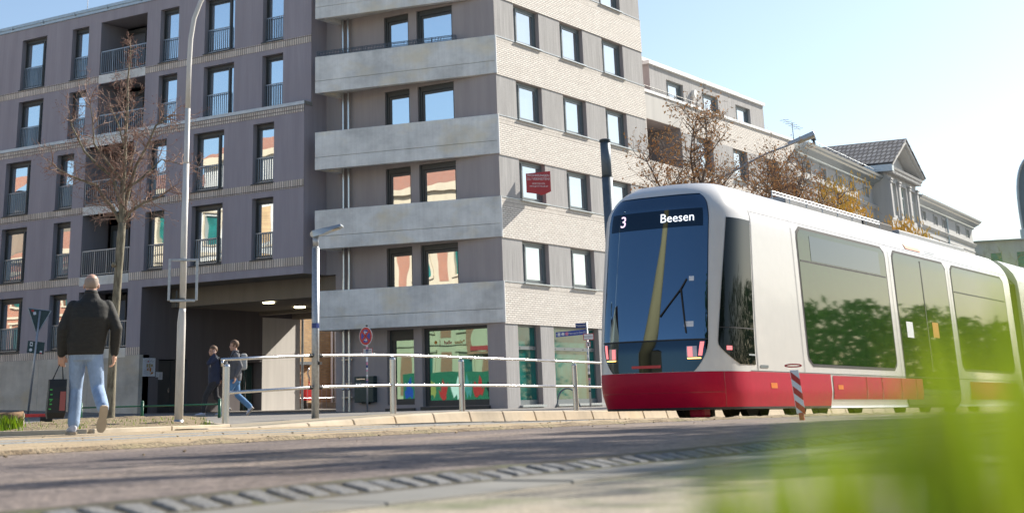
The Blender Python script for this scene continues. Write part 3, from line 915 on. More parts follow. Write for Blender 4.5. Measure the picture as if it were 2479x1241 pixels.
    for (a, b), n in (((46.74, 48.32), 0), ((49.27, 52.73), 3), ((53.6, 56.9), 3)):
        f = MB(); d0, d1 = 0.2, 0.27
        f.pbox(PSt, a, a+0.06, 0.2, 2.93, d0, d1); f.pbox(PSt, b-0.06, b, 0.2, 2.93, d0, d1)
        f.pbox(PSt, a+0.06, b-0.06, 2.86, 2.93, d0, d1); f.pbox(PSt, a+0.06, b-0.06, 0.2, 0.36, d0, d1)
        f.pbox(PSt, a+0.06, b-0.06, 2.08, 2.2, d0-0.02, d1)
        w = f.build('shop_window', 'frame_grey', t)
        g = MB(); g.poly([PSt(a+0.06, 0.36, 0.24), PSt(b-0.06, 0.36, 0.24), PSt(b-0.06, 2.86, 0.24), PSt(a+0.06, 2.86, 0.24)]); g.build('pane', 'glass_green', w)
        s = MB(); s.pbox(PSt, a-0.04, b+0.04, 0.12, 0.19, -0.12, 0.2); s.build('sill', 'zinc', w)
        v = MB()
        for u in arange(a+0.35, b-0.3, 0.75):
            v = MB(); v.pbox(PSt, u, u+0.05, 2.12, 2.16, d0-0.028, d0-0.02); v.build('vent_hole', 'dark_metal', w)
    # balcony front windows and doors
    for k in range(1, 6):
        zf = Z0[k]-1.25
        for a, b in ((-33.62, -32.44), (-32.06, -30.39)):
            f = MB(); d0, d1 = 0.09, 0.15; q = 0.085
            f.pbox(PFt, a, a+q+0.06, zf, tops[k], d0, d1); f.pbox(PFt, b-q*0.5, b, zf, tops[k], d0, d1)
            f.pbox(PFt, a+q+0.06, b-q*0.5, tops[k]-0.2, tops[k], d0, d1); f.pbox(PFt, a+q+0.06, b-q*0.5, zf, zf+0.1, d0, d1)
            a2, b2, zt = a+q+0.08, b-q*0.5-0.015, tops[k]-0.22
            for u0, u1, c0, c1 in ((a2, a2+0.08, zf+0.12, zt), (b2-0.05, b2, zf+0.12, zt), (a2+0.08, b2-0.05, zt-0.1, zt)):
                f.pbox(PFt, u0, u1, c0, c1, d0+0.02, d1+0.02)
            w = f.build('window', 'frame_dark', t)
            g = MB(); g.poly([PFt(a2+0.08, zf+0.1, 0.135), PFt(b2-0.05, zf+0.1, 0.135), PFt(b2-0.05, zt-0.1, 0.135), PFt(a2+0.08, zt-0.1, 0.135)]); g.build('pane', 'glass_mirror', w)
            s = MB(); s.pbox(PFt, a+0.02, a+0.07, zf+0.1, tops[k]-0.05, 0.05, 0.089)
            s.build('shutter_guide', 'frame_dark', w)
    # ground floor door and display window
    f = MB(); a, b = -33.65, -32.44
    f.pbox(PFt, a, a+0.12, 0.1, 2.9, 0.18, 0.26); f.pbox(PFt, b-0.06, b, 0.1, 2.9, 0.18, 0.26); f.pbox(PFt, a+0.12, b-0.06, 2.55, 2.93, 0.18, 0.26); f.pbox(PFt, a+0.12, b-0.06, 0.1, 0.5, 0.18, 0.26)
    f.pbox(PFt, a+0.14, a+0.24, 0.5, 2.55, 0.2, 0.28)
    w = f.build('shop_door', 'frame_dark', t)
    g = MB(); g.poly([PFt(a+0.24, 0.5, 0.24), PFt(b-0.06, 0.5, 0.24), PFt(b-0.06, 2.55, 0.24), PFt(a+0.24, 2.55, 0.24)]); g.build('pane', 'glass_shop', w)
    s = MB(); s.pbox(PFt, a-0.06, b+0.04, 0.07, 0.18, -0.08, 0.18); s.build('sill', 'frame_dark', w)
    f = MB(); a, b = -32.08, -29.24
    f.pbox(PFt, a, a+0.16, 0.22, 2.93, 0.18, 0.26); f.pbox(PFt, b-0.05, b, 0.22, 2.93, 0.18, 0.26); f.pbox(PFt, a+0.16, b-0.05, 0.22, 0.42, 0.18, 0.26); f.pbox(PFt, a+0.16, b-0.05, 2.82, 2.93, 0.18, 0.26)
    w = f.build('display_window', 'frame_dark', t)
    g = MB(); g.poly([PFt(a+0.16, 0.42, 0.23), PFt(b-0.05, 0.42, 0.23), PFt(b-0.05, 2.82, 0.23), PFt(a+0.16, 2.82, 0.23)]); g.build('pane', 'glass_shop', w)
    s = MB(); s.pbox(PFt, a-0.06, b+0.04, 0.1, 0.21, -0.08, 0.18); s.build('sill', 'frame_dark', w)
    tx = text('halle', 0.19, (-31.08, YT+0.222, 2.4), (1, 0, 0), (0, 0, 1), 'sign_red', w)
    tx = text('saale*', 0.19, (-30.58, YT+0.222, 2.4), (1, 0, 0), (0, 0, 1), 'orange_print', w)
    m = MB(); m.tube([(-31.62, YT+0.225, 2.42), (-31.62, YT+0.22, 2.42)], 0.06, 16); m.box(-31.44, -31.43, YT+0.22, YT+0.226, 2.3, 2.5); m.build('window_sticker', 'orange_print', w)
    # wedge balconies: deep at the left, running out at the corner
    for k in range(1, 7):
        z1 = Z0[k] if k < 6 else 19.3
        z0 = z1-1.44
        if k == 1: z0 = z1-1.42
        fl = Vector((-35.92, 44.42)); fr = Vector((XT+0.03, YT-0.03))
        dv = (fr-fl).normalized(); nv = Vector((-dv.y, dv.x))     # nv points to the wall
        def prism(name, za, zb, th, mat, off=0.0):
            m = MB()
            p0 = fl+nv*off; p1 = fr+nv*off
            q0 = p0+nv*th; q1 = p1+nv*th
            m.hexa([(p0.x, p0.y, za), (p1.x, p1.y, za), (q1.x, q1.y, za), (q0.x, q0.y, za), (p0.x, p0.y, zb), (p1.x, p1.y, zb), (q1.x, q1.y, zb), (q0.x, q0.y, zb)])
            return m
        zm = z0+0.46
        b = prism('balcony', zm+0.012, z1, 0.14, 'concrete')
        b.box(-35.92, -35.78, 44.58, YT-0.002, zm+0.012, z1)
        bal = b.build('balcony', 'concrete', t, bevel=0.012)
        s = prism('slab', z0, zm, 0.24, 'concrete', 0.003)
        s.hexa([(-35.9, 44.6, z0+0.17), (XT-0.4, YT-0.01, z0+0.17), (XT-0.4, YT-0.002, z0+0.17), (-35.9, YT-0.002, z0+0.17), (-35.9, 44.6, zm-0.02), (XT-0.4, YT-0.01, zm-0.02), (XT-0.4, YT-0.002, zm-0.02), (-35.9, YT-0.002, zm-0.02)])
        s.box(-35.917, -35.66, 44.62, YT-0.004, z0, zm)
        s.build('slab', 'concrete', bal, bevel=0.01)
        if k < 6:
            e = MB(); e.box(XT-0.02, XT+0.06, YT-0.035, YT+0.004, z0, z1); e.build('corner_strip', 'white_paint', bal)
    # downpipes behind the balconies, with brackets and inspection caps
    for x in (-35.56, -35.3):
        m = MB(); m.tube([(x, YT-0.13, 0.05), (x, YT-0.13, 18.0)], 0.052, 12)
        for z in (0.55, 1.05, 2.2, 3.0): m.tube([(x, YT-0.13, z), (x, YT-0.13, z+0.05)], 0.062, 12)
        m.ball((x, YT-0.19, 0.9), 0.055)
        for z in (0.6, 1.1, 1.95, 6.8, 9.8): m.box(x-0.12, x+0.12, YT-0.12, YT-0.002, z-0.012, z+0.012)
        m.build('downpipe', 'steel', t, smooth=False)
    # metal window-box rack standing on the fourth balcony parapet
    r = MB(); z = Z0[4]
    fl = Vector((-35.85, 44.50)); fr = Vector((-30.1, 45.625))
    dv = (fr-fl).normalized(); nv = Vector((-dv.y, dv.x))
    L = (fr-fl).length
    for off in (-0.08, 0.1):
        a = fl+nv*off; b = fr+nv*off
        for h in (0.05, 0.19): r.tube([(a.x, a.y, z+h), (b.x, b.y, z+h)], 0.014, 6)
        n = int(L/0.13)
        for i in range(n+1):
            p = a+dv*(L*i/n); r.tube([(p.x, p.y, z+0.05), (p.x, p.y, z+0.19)], 0.016 if i % 8 == 0 else 0.009, 5)
    for i in range(7):
        p = fl+dv*(L*i/6); r.tube([(p.x, p.y, z), (p.x, p.y, z+0.22)], 0.016, 6)
    r.build('planter_rack', 'pole_dark', t)
tower()
# letter box on the ground floor wall
t_ = thing('letter_box', 'dark grey wall letter box beside the downpipes at ground floor', 'letter box', (-34.55, YT-0.1, 0.41))
m_ = MB(); m_.box(-35.0, -34.12, YT-0.24, YT-0.003, 0.42, 1.33); m_.build('housing', 'sign_back', t_, bevel=0.012)
m_ = MB(); m_.box(-34.9, -34.5, YT-0.247, YT-0.239, 1.22, 1.25); m_.build('slot', 'steel', t_)
m_ = MB(); m_.box(-34.7, -34.42, YT-0.2, YT-0.01, 0.36, 0.418); m_.build('bracket', 'dark_metal', t_)
text('Briefkasten', 0.11, (-34.68, YT-0.243, 1.08), (1, 0, 0), (0, 0, 1), 'sign_white', t_)
text('Bürgerservicestelle', 0.1, (-34.62, YT-0.243, 0.98), (1, 0, 0), (0, 0, 1), 'sign_white', t_)
# rental banner in a street front window, folded round a spine
t_ = thing('rental_sign', 'red two-sided rental sign folded out of a window in the brick front', 'sign', (-28.3, 48.0, 7.7))
def rs(pts, mat, name):
    m = MB()
    for q in pts: m.poly(q)
    o = m.build(name, mat, t_)
    sd = o.modifiers.new('thick', 'SOLIDIFY'); sd.thickness = 0.012
    return o
A, B = Vector((-28.28, 47.38, 0)), Vector((-27.55, 48.28, 0))
Cc = Vector((-28.42, 48.62, 0))
NV = Vector((0.72, -0.694, 0))          # towards the street and the viewer
XV = Vector((0.694, 0.72, 0))
c0 = Vector((-28.0, 47.78, 8.02))
def on_banner(u, v, o=0.0):
    return c0+XV*u+Vector((0, 0, 1))*v+NV*o
rs([[on_banner(-0.47, -0.38), on_banner(0.47, -0.33), on_banner(0.47, 0.42), on_banner(-0.47, 0.32)]], 'banner_red', 'front_panel')
rs([[on_banner(0.47, -0.33), on_banner(0.2, -0.42, -0.5), on_banner(0.2, 0.33, -0.5), on_banner(0.47, 0.42)]], 'banner_red', 'back_panel')
rs([[on_banner(-0.47, -0.38), on_banner(0.2, -0.45, -0.02), on_banner(0.47, -0.33)]], 'banner_red', 'bottom_flap')
for s_, z_, h_ in (('WOHNUNGEN', 0.25, 0.125), ('ZU VERMIETEN!', 0.12, 0.125), ('0345 2321276', -0.05, 0.085), ('www.grave-druck.de', -0.14, 0.085)):
    text(s_, h_, on_banner(0.0, z_, 0.016), XV, (0, 0, 1), 'sign_white', t_)

# ------------------------------------------------------------------ lower side wing with set-back top storey
def side_wing():
    t = thing('brick_side_wing', 'long white brick wing with a dark set back top storey behind the bare trees', 'building', (-32, 67, -0.2))
    X = -28.72; P = PS(X)
    w = MB()
    ops = [(58.6, 62.05, 10.2, 12.02, 2.2), (63.7, 65.5, 10.35, 11.9, 0.24), (67.85, 69.6, 10.35, 11.86, 0.24), (71.8, 73.6, 10.35, 11.86, 0.24)]
    for z0, z1 in ((7.3, 8.9), (4.3, 5.9), (1.2, 2.9)):
        ops += [(58.9, 60.6, z0, z1, 0.24), (63.7, 65.5, z0, z1, 0.24), (67.85, 69.6, z0, z1, 0.24), (71.8, 73.6, z0, z1, 0.24)]
    wall_grid(w, P, 58.11, 76.2, -0.6, 13.2, ops, 0.24, 0, 1)
    w.poly([(-36.5, 76.2, -0.6), (X, 76.2, -0.6), (X, 76.2, 13.2), (-36.5, 76.2, 13.2)], 0)
    w.poly([(-36.5, 58.1, 13.2), (X, 58.1, 13.2), (X, 76.2, 13.2), (-36.5, 76.2, 13.2)], 1)
    w.poly([(-36.5, 58.1, -0.6), (-36.5, 76.2, -0.6), (-36.5, 76.2, 13.2), (-36.5, 58.1, 13.2)], 1)
    w.poly([(X-0.45, 58.2, -0.6), (X-0.45, 76.1, -0.6), (X-0.45, 76.1, 10.1), (X-0.45, 58.2, 10.1)], 1)
    w.poly([(X-0.45, 62.1, 10.1), (X-0.45, 76.1, 10.1), (X-0.45, 76.1, 13.1), (X-0.45, 62.1, 13.1)], 1)
    w.build('wall', ['brick_white', 'plaster_tower'], t)
    pn = MB(); pn.box(X, X+0.02, 58.12, 62.05, 12.03, 13.16); pn.build('render_panel', 'plaster_white', t)
    for z0, z1 in ((10.35, 11.88), (7.3, 8.9), (4.3, 5.9), (1.2, 2.9)):
        e = [58.12, 58.9, 60.6, 63.7, 65.5, 67.85, 69.6, 71.8, 73.6, 76.1] if z0 < 10 else [62.06, 63.7, 65.5, 67.85, 69.6, 71.8, 73.6, 76.1]
        pairs = list(zip(e[0::2], e[1::2])) if z0 < 10 else list(zip(e[0::2], e[1::2]))
        for a, b in pairs:
            c = MB(); c.box(X, X+0.015, a+0.005, b-0.005, z0, z1); c.build('cladding_panel', 'plaster_cladding', t)
        for a, b in ((58.9, 60.6), (63.7, 65.5), (67.85, 69.6), (71.8, 73.6)):
            if z0 > 10 and a < 62: continue
            casement(t, P, a, b, z0, z1, 0.16)
    c = MB(); c.box(X-0.35, X+0.07, 58.12, 76.25, 13.2, 13.33); c.build('parapet_coping', 'white_paint', t)
    rl = MB(); rl.tube([(X-0.1, 58.2, 13.55), (X-0.1, 64.6, 13.55)], 0.015, 5)
    for y in arange(58.2, 64.6, 0.12): rl.tube([(X-0.1, y, 13.33), (X-0.1, y, 13.55)], 0.008, 4)
    rl.build('railing', 'dark_metal', t)
    XP = -29.62; PP = PS(XP)
    w = MB()
    ws = [(62.78, 64.62), (66.77, 68.62), (70.8, 72.68)]
    wall_grid(w, PP, 61.05, 74.5, 13.2, 15.0, [(a, b, 13.45, 14.57, 0.24) for a, b in ws], 0.24, 0, 0)
    w.poly([(-36.5, 61.05, 13.2), (XP, 61.05, 13.2), (XP, 61.05, 15.0), (-36.5, 61.05, 15.0)], 1)
    w.poly([(-36.5, 74.5, 13.2), (XP, 74.5, 13.2), (XP, 74.5, 15.0), (-36.5, 74.5, 15.0)], 0)
    w.poly([(XP-0.4, 61.1, 13.2), (XP-0.4, 74.4, 13.2), (XP-0.4, 74.4, 14.9), (XP-0.4, 61.1, 14.9)], 0)
    w.build('top_storey_wall', ['plaster_cladding', 'plaster_tower'], t)
    for a, b in ws: casement(t, PP, a, b, 13.46, 14.57, 0.14)
    c = MB(); c.box(-36.5, XP+0.1, 60.9, 74.6, 15.0, 15.16); c.box(-36.5, XP-0.2, 60.75, 71.9, 15.16, 15.34); c.build('roof_edge', 'white_paint', t)
    l = MB(); l.tube([(XP, 65.7, 14.3), (XP+0.16, 65.7, 14.3)], 0.2, 24); l.build('wall_lamp', 'lamp_glass', t)
side_wing()

# ------------------------------------------------------------------ old white building with pediment
HA = Vector((-28.9, 77.0, 0)); HU = Vector((-0.0777638, 0.99697181, 0)); HN = Vector((0.99697181, 0.0777638, 0))
def PH(t, z, d):
    p = HA+HU*t-HN*d
    return (p.x, p.y, z)
def moulding(mb, P, u0, u1, prof, mi=0):
    # prof: list of (z, out)
    for (za, oa), (zb, ob) in zip(prof, prof[1:]):
        mb.poly([P(u0, za, -oa), P(u1, za, -oa), P(u1, zb, -ob), P(u0, zb, -ob)], mi)
    for u in (u0, u1):
        mb.poly([P(u, z, -o) for z, o in prof]+[P(u, prof[-1][0], 0.2), P(u, prof[0][0], 0.2)], mi)
    mb.poly([P(u0, prof[-1][0], -prof[-1][1]), P(u1, prof[-1][0], -prof[-1][1]), P(u1, prof[-1][0], 1.0), P(u0, prof[-1][0], 1.0)], mi)
def historic():
    t = thing('classical_building', 'old pale grey stucco building with heavy cornice and a pedimented centre bay', 'building', tuple(HA+HU*22+Vector((-6, 0, -0.6))))
    wins = [1.2, 4.2, 7.55, 10.3, 13.5, 16.2, 26.85, 29.2, 32.95, 35.7, 40.65, 44.4]
    ops = []
    for u in wins:
        ops += [(u, u+0.95, 11.83, 12.42, 0.2), (u-0.1, u+1.05, 7.6, 9.9, 0.25), (u-0.1, u+1.05, 3.6, 5.9, 0.25)]
    for u in (20.2, 22.2, 24.2):
        ops += [(u-0.1, u+1.05, 7.6, 9.9, 0.25), (u-0.1, u+1.05, 3.6, 5.9, 0.25)]
    w = MB()
    wall_grid(w, PH, -0.3, 46.9, -1.5, 12.75, ops, 0.25, 0, 0)
    w.poly([PH(46.9, -1.5, 0), PH(46.9, -1.5, 12), PH(46.9, 12.7, 12), PH(46.9, 12.7, 0)])
    w.poly([PH(-0.3, -1.5, 0), PH(-0.3, -1.5, 12), PH(-0.3, 12.7, 12), PH(-0.3, 12.7, 0)])
    w.build('wall', 'plaster_historic', t)
    c = MB()
    prof = [(12.62, 0.02), (12.7, 0.14), (12.78, 0.14), (12.86, 0.3), (12.95, 0.55), (13.06, 0.6), (13.1, 0.72), (13.22, 0.78)]
    moulding(c, PH, -0.35, 19.0, prof); moulding(c, PH, 26.4, 47.3, prof)
    c.build('cornice', 'zinc', t)
    c = MB()
    p2 = [(11.22, 0.0), (11.26, 0.12), (11.34, 0.14), (11.4, 0.2), (11.44, 0.2)]
    moulding(c, PH, -0.3, 18.2, p2); moulding(c, PH, 26.2, 47.0, p2)
    moulding(c, PH, -0.3, 18.2, [(10.75, 0), (10.8, 0.05), (10.9, 0.05)]); moulding(c, PH, 26.2, 47, [(10.75, 0), (10.8, 0.05), (10.9, 0.05)])
    c.build('string_course', 'plaster_historic', t)
    rf = MB()
    rf.poly([PH(-0.3, 13.2, -0.7), PH(47.2, 13.2, -0.7), PH(47.2, 14.3, 6), PH(-0.3, 14.3, 6)])
    rf.poly([PH(-0.3, 14.3, 6), PH(47.2, 14.3, 6), PH(47.2, 12.7, 12), PH(-0.3, 12.7, 12)])
    rf.build('roof', 'zinc', t)
    for u in wins:
        for z0, z1, a, b in ((11.83, 12.42, u, u+0.95), (7.6, 9.9, u-0.1, u+1.05)):
            f = MB(); f.pbox(PH, a, a+0.07, z0, z1, 0.12, 0.18); f.pbox(PH, b-0.07, b, z0, z1, 0.12, 0.18); f.pbox(PH, a+.07, b-.07, z1-0.06, z1, 0.12, 0.18); f.pbox(PH, a+.07, b-.07, z0, z0+0.05, 0.12, 0.18)
            m = (a+b)/2; f.pbox(PH, m-0.03, m+0.03, z0+.05, z1-.06, 0.12, 0.18)
            fw = f.build('window', 'white_paint', t)
            g = MB(); g.poly([PH(a, z0, 0.16), PH(b, z0, 0.16), PH(b, z1, 0.16), PH(a, z1, 0.16)]); g.build('pane', 'glass_green', fw)
            s = MB()
            s.pbox(PH, a-0.12, a-0.004, z0, z1+0.1, -0.06, 0.0); s.pbox(PH, b+0.004, b+0.12, z0, z1+0.1, -0.06, 0); s.pbox(PH, a-0.003, b+0.003, z1+0.004, z1+0.1, -0.06, 0)
            s.build('surround', 'plaster_historic', fw)
    # pedimented centre bay standing one metre forward
    PB = lambda u, z, d: PH(u, z, d-1.0)
    u0, u1 = 15.2, 23.0
    uc = 19.6; ha = 4.0
    cb = MB()
    ops = [(16.3, 17.5, 10.9, 12.9, 0.25), (18.8, 20.2, 10.9, 12.9, 0.25), (21.6, 22.8, 10.9, 12.9, 0.25), (16.3, 17.5, 7.4, 9.9, 0.25), (18.8, 20.2, 7.4, 9.9, 0.25), (21.6, 22.8, 7.4, 9.9, 0.25)]
    a, b = uc-ha+0.15, uc+ha-0.15
    wall_grid(cb, PB, a, b, -1.5, 13.5, ops, 0.25)
    for u in (a, b): cb.poly([PB(u, -1.5, 0), PB(u, -1.5, 8), PB(u, 13.5, 8), PB(u, 13.5, 0)])
    cb.poly([PB(a, 13.75, 0.35), PB(b, 13.75, 0.35), PB(uc, 15.5, 0.35)])
    cb.build('centre_bay', 'plaster_historic', t)
    for (x0, x1, z0, z1, _) in ops[:3]:
        f = MB(); m = (x0+x1)/2
        f.pbox(PB, x0, x0+.08, z0, z1, .12, .18); f.pbox(PB, x1-.08, x1, z0, z1, .12, .18); f.pbox(PB, m-.04, m+.04, z0, z1, .12, .18); f.pbox(PB, x0+.08, m-.04, z0+1.3, z0+1.4, .12, .18); f.pbox(PB, m+.04, x1-.08, z0+1.3, z0+1.4, .12, .18)
        fw = f.build('bay_window', 'white_paint', t)
        g = MB(); g.poly([PB(x0, z0, .16), PB(x1, z0, .16), PB(x1, z1, .16), PB(x0, z1, .16)]); g.build('pane', 'glass_green', fw)
        s = MB(); s.pbox(PB, x0-.16, x0-.004, z0-.1, z1+.16, -.07, 0); s.pbox(PB, x1+.004, x1+.16, z0-.1, z1+.16, -.07, 0); s.pbox(PB, x0-.003, x1+.003, z1+.004, z1+.16, -.07, 0); s.build('surround', 'plaster_historic', fw)
    for u in (15.95, 18.15, 20.95, 23.2):
        p = MB(); p.pbox(PB, u-.2, u+.2, 10.7, 13.0, -.14, 0); p.pbox(PB, u-.28, u+.28, 13.0, 13.1, -.24, 0); p.pbox(PB, u-.24, u+.24, 12.85, 12.95, -.2, -.001)
        p.build('pilaster', 'plaster_historic', t)
    m = MB()
    moulding(m, PB, uc-ha, uc+ha, [(13.4, 0.05), (13.5, 0.14), (13.62, 0.45), (13.75, 0.5)])
    for i in range(22):
        u = uc-ha+0.2+i*(2*ha-0.4)/21
        m.pbox(PB, u-.09, u+.09, 13.38, 13.56, -.4, -.1)
    for sgn in (-1, 1):
        # raking cornice
        ue, ze, ut, zt = uc+sgn*(ha+0.35), 13.78, uc, 15.72
        for o0, o1, dz0, dz1 in ((0.0, 0.55, 0.0, 0.22), (0.0, 0.38, -0.16, 0.0)):
            c = [PB(ue, ze+dz0, -o1), PB(ut, zt+dz0, -o1), PB(ut, zt+dz0, -o0+.4), PB(ue, ze+dz0, -o0+.4), PB(ue, ze+dz1, -o1), PB(ut, zt+dz1, -o1), PB(ut, zt+dz1, -o0+.4), PB(ue, ze+dz1, -o0+.4)]
            m.hexa(c)
    m.build('pediment', 'plaster_historic', t)
    r = MB()
    for sgn in (-1, 1):
        ue, ze = uc+sgn*(ha+0.5), 13.9
        r.hexa([PB(ue, ze, -0.62), PB(uc, 15.96, -0.62), PB(uc, 15.96, 9), PB(ue, ze, 9), PB(ue, ze+.07, -0.62), PB(uc, 16.03, -0.62), PB(uc, 16.03, 9), PB(ue, ze+.07, 9)])
    r.build('bay_roof', 'roof_tile', t)
    e = MB(); e.pbox(PB, uc-ha-0.45, uc-ha, 13.45, 13.86, -0.5, 9.0); e.build('eaves', 'zinc', t)
    d = MB()
    for u in (18.4, 36.9):
        d.tube([PH(u, -1, -.1), PH(u, 12.6, -.1)], 0.07, 8)
    d.build('downpipe', 'zinc', t)
    sg = MB()
    sg.tube([PH(2, 13.55, -0.5), PH(18, 13.55, -0.5)], 0.012, 4); sg.tube([PH(27, 13.5, -0.5), PH(46.5, 13.5, -0.5)], 0.012, 4)
    for u in arange(2, 18, 0.8)+arange(27, 46.5, 0.8): sg.tube([PH(u, 13.2, -0.5), PH(u, 13.55, -0.5)], 0.012, 4)
    sg.build('snow_guard', 'galvanised', t)
    an = MB(); an.tube([PH(0.6, 13.2, 0.3), PH(0.6, 14.5, 0.3)], 0.02, 5); an.tube([PH(-0.9, 14.45, 0.3), PH(2.2, 14.3, 0.3)], 0.015, 4)
    for k in range(6): an.tube([PH(-0.8+k*0.5, 14.43-k*0.02, 0.05), PH(-0.8+k*0.5, 14.43-k*0.02, 0.55)], 0.01, 4)
    an.build('antenna', 'dark_metal', t)
    v = MB(); v.tube([PH(4.2, 13.2, 0.2), PH(4.2, 14.0, 0.2)], 0.07, 8); v.tube([PH(4.2, 14.0, 0.2), PH(4.2, 14.4, 0.2)], [0.16, 0.07], 8); v.build('vent_pipe', 'dark_metal', t)
historic()
def far_house():
    t = thing('distant_house', 'distant pale house with a low roof at the right end of the street', 'building', (-40, 170, -2))
    m = MB()
    A_, B_ = Vector((-43.3, 164.4, 0)), Vector((-30.0, 167.6, 0))
    d = (B_-A_).normalized()
    Pq = lambda u, z, dd: tuple((A_+d*u+Vector((-d.y, d.x, 0))*dd)+Vector((0, 0, z)))
    wall_grid(m, Pq, 0, 14, -2.5, 15.3, [(1.6+k*2.6, 2.7+k*2.6, zz, zz+1.5, 0.2) for k in range(5) for zz in (12.6, 9.6, 6.6)], 0.2)
    m.poly([Pq(0, -2.5, 0), Pq(0, -2.5, 10), Pq(0, 15.3, 10), Pq(0, 15.3, 0)])
    m.build('wall', 'plaster_historic', t)
    r = MB(); r.hexa([Pq(-.4, 15.3, -.6), Pq(14.4, 15.3, -.6), Pq(14.4, 15.5, 5), Pq(-.4, 15.5, 5), Pq(-.4, 15.42, -.6), Pq(14.4, 15.42, -.6), Pq(14.4, 15.8, 5), Pq(-.4, 15.8, 5)]); r.build('roof', 'frame_grey', t)
    for k in range(5):
        for zz in (12.6, 9.6, 6.6):
            g = MB(); a = 1.6+k*2.6; g.poly([Pq(a, zz, .15), Pq(a+1.1, zz, .15), Pq(a+1.1, zz+1.5, .15), Pq(a, zz+1.5, .15)]); g.build('window', 'glass_green', t)
far_house()

# ------------------------------------------------------------------ houses across the side street (seen in the window reflections)
def cream_house(x0, x1, y, zt, wallm, stripm, label, gable=False):
    t = thing('street_house', label, 'house', ((x0+x1)/2, y-5, 0.3), 'houses across the side street')
    P = lambda u, z, d: (u, y-d, z)
    n = max(2, int((x1-x0)/3.0)); st = (x1-x0)/n
    ops = []
    nf = int((zt-1.0)/3.7)
    for f in range(nf):
        for k in range(n):
            c = x0+st*(k+0.5); z = 1.4+f*3.7
            ops.append((c-0.55, c+0.55, z, z+2.1))
    m = MB(); wall_grid(m, P, x0, x1, 0, zt, ops, 0.25)
    m.poly([(x0, y, 0), (x0, y-10, 0), (x0, y-10, zt), (x0, y, zt)]); m.poly([(x1, y, 0), (x1, y-10, 0), (x1, y-10, zt), (x1, y, zt)])
    m.build('wall', wallm, t)
    g = MB()
    for a, b, c, d in ops: g.poly([P(a, c, 0.2), P(b, c, 0.2), P(b, d, 0.2), P(a, d, 0.2)])
    g.build('panes', 'glass_green', t)
    s = MB()
    for a, b, c, d in ops:
        s.pbox(P, a-0.2, a-0.005, c, d+0.2, -0.08, 0); s.pbox(P, b+0.005, b+0.2, c, d+0.2, -0.08, 0); s.pbox(P, a-0.3, b+0.3, d+0.21, d+0.36, -0.2, 0); s.pbox(P, a-0.25, b+0.25, c-0.14, c-0.01, -0.15, 0)
    for f in range(nf+1):
        z = 0.9+f*3.7
        s.pbox(P, x0, x1, z-0.42, z-0.22, -0.14, -0.001)
    s.pbox(P, x0, x1, zt-0.5, zt, -0.4, -0.002)
    s.build('trim', 'plaster_cream', t)
    if stripm:
        q = MB()
        for k in range(n+1):
            c = x0+st*k
            for f in range(nf):
                z = 1.0+f*3.7
                q.pbox(P, max(x0, c-0.45), min(x1, c+0.45), z, z+2.7, -0.03, -0.003)
        q.build('brick_strips', stripm, t)
    r = MB(); r.poly([(x0, y+0.4, zt), (x1, y+0.4, zt), (x1, y-5, zt+(3.4 if gable else 2.2)), (x0, y-5, zt+(3.4 if gable else 2.2))]); r.poly([(x0, y-10, zt), (x1, y-10, zt), (x1, y-5, zt+2.2), (x0, y-5, zt+2.2)])
    r.build('roof', 'brick_red', t)
cream_house(-116, -103, 4.0, 17.2, 'plaster_cream', None, 'cream house at the far end of the side street opposite', True)
cream_house(-102.9, -93, 4.0, 13.0, 'brick_red', None, 'red brick house between two cream houses of the side street')
cream_house(-92.9, -81, 4.0, 17.0, 'plaster_cream', 'brick_red', 'cream house with broad red brick strips in the side street')
cream_house(-80.9, -70, 4.0, 19.0, 'plaster_white', 'brick_yellow', 'white house with yellow brick strips in the side street')
cream_house(-69.9, -46, 4.0, 15.2, 'plaster_cream', 'brick_red', 'cream corner house with red brick strips opposite the tower balconies')

cream_house(-45.2, -42.2, -40.0, 15.0, 'brick_yellow', None, 'narrow tall house added out of view as a reflection source for the tram windscreen')  # unseen house, put in only as something for the windscreen to reflect
def mural():  # coloured wall added out of view, standing in for the shop window reflections
    t = thing('mural_wall', 'unseen wall of green and coloured shapes added for the reflection in the shop window', 'wall', (-58, 5, 0))
    m = MB(); m.box(-62.5, -53.0, 4.9, 5.1, 0, 2.35); m.build('wall', 'mural_green', t)
    rng = random.Random(4)
    for k, mat in enumerate(('sign_blue', 'mural_violet', 'mural_yellow', 'sign_red', 'sign_white', 'mural_teal', 'sign_red', 'sign_black', 'mural_yellow', 'sign_white')):
        m = MB(); cx = -62+k*0.95; n = 14; pts = []
        for i in range(n):
            a = 2*math.pi*i/n; r = 0.45*(0.7+0.6*rng.random())
            pts.append((cx+r*0.8*math.cos(a), 5.106+0.003*k, 0.5+0.9*rng.random()*0.5+0.75*(1+math.sin(a))*r*1.6))
        m.poly(pts); m.build('painted_shape', mat, t)
    t = thing('inn_sign', 'oval cream inn sign with a red ribbon on the corner house front', 'sign', (-56.5, 4.5, 4.2))
    m = MB(); m.box(-57.6, -55.2, 4.41, 4.46, 3.5, 5.4); m.build('board', 'brick_red', t)
    m = MB(); m.tube([(-56.4, 4.46, 4.5), (-56.4, 4.5, 4.5)], 0.85, 24); m.build('oval', 'plaster_cream', t)
    m = MB(); m.box(-57.3, -55.5, 4.51, 4.53, 3.75, 4.05); m.build('ribbon', 'banner_red', t)
mural()
# ------------------------------------------------------------------ street furniture
def at_ground(x, y): return (x, y, G(x, y))
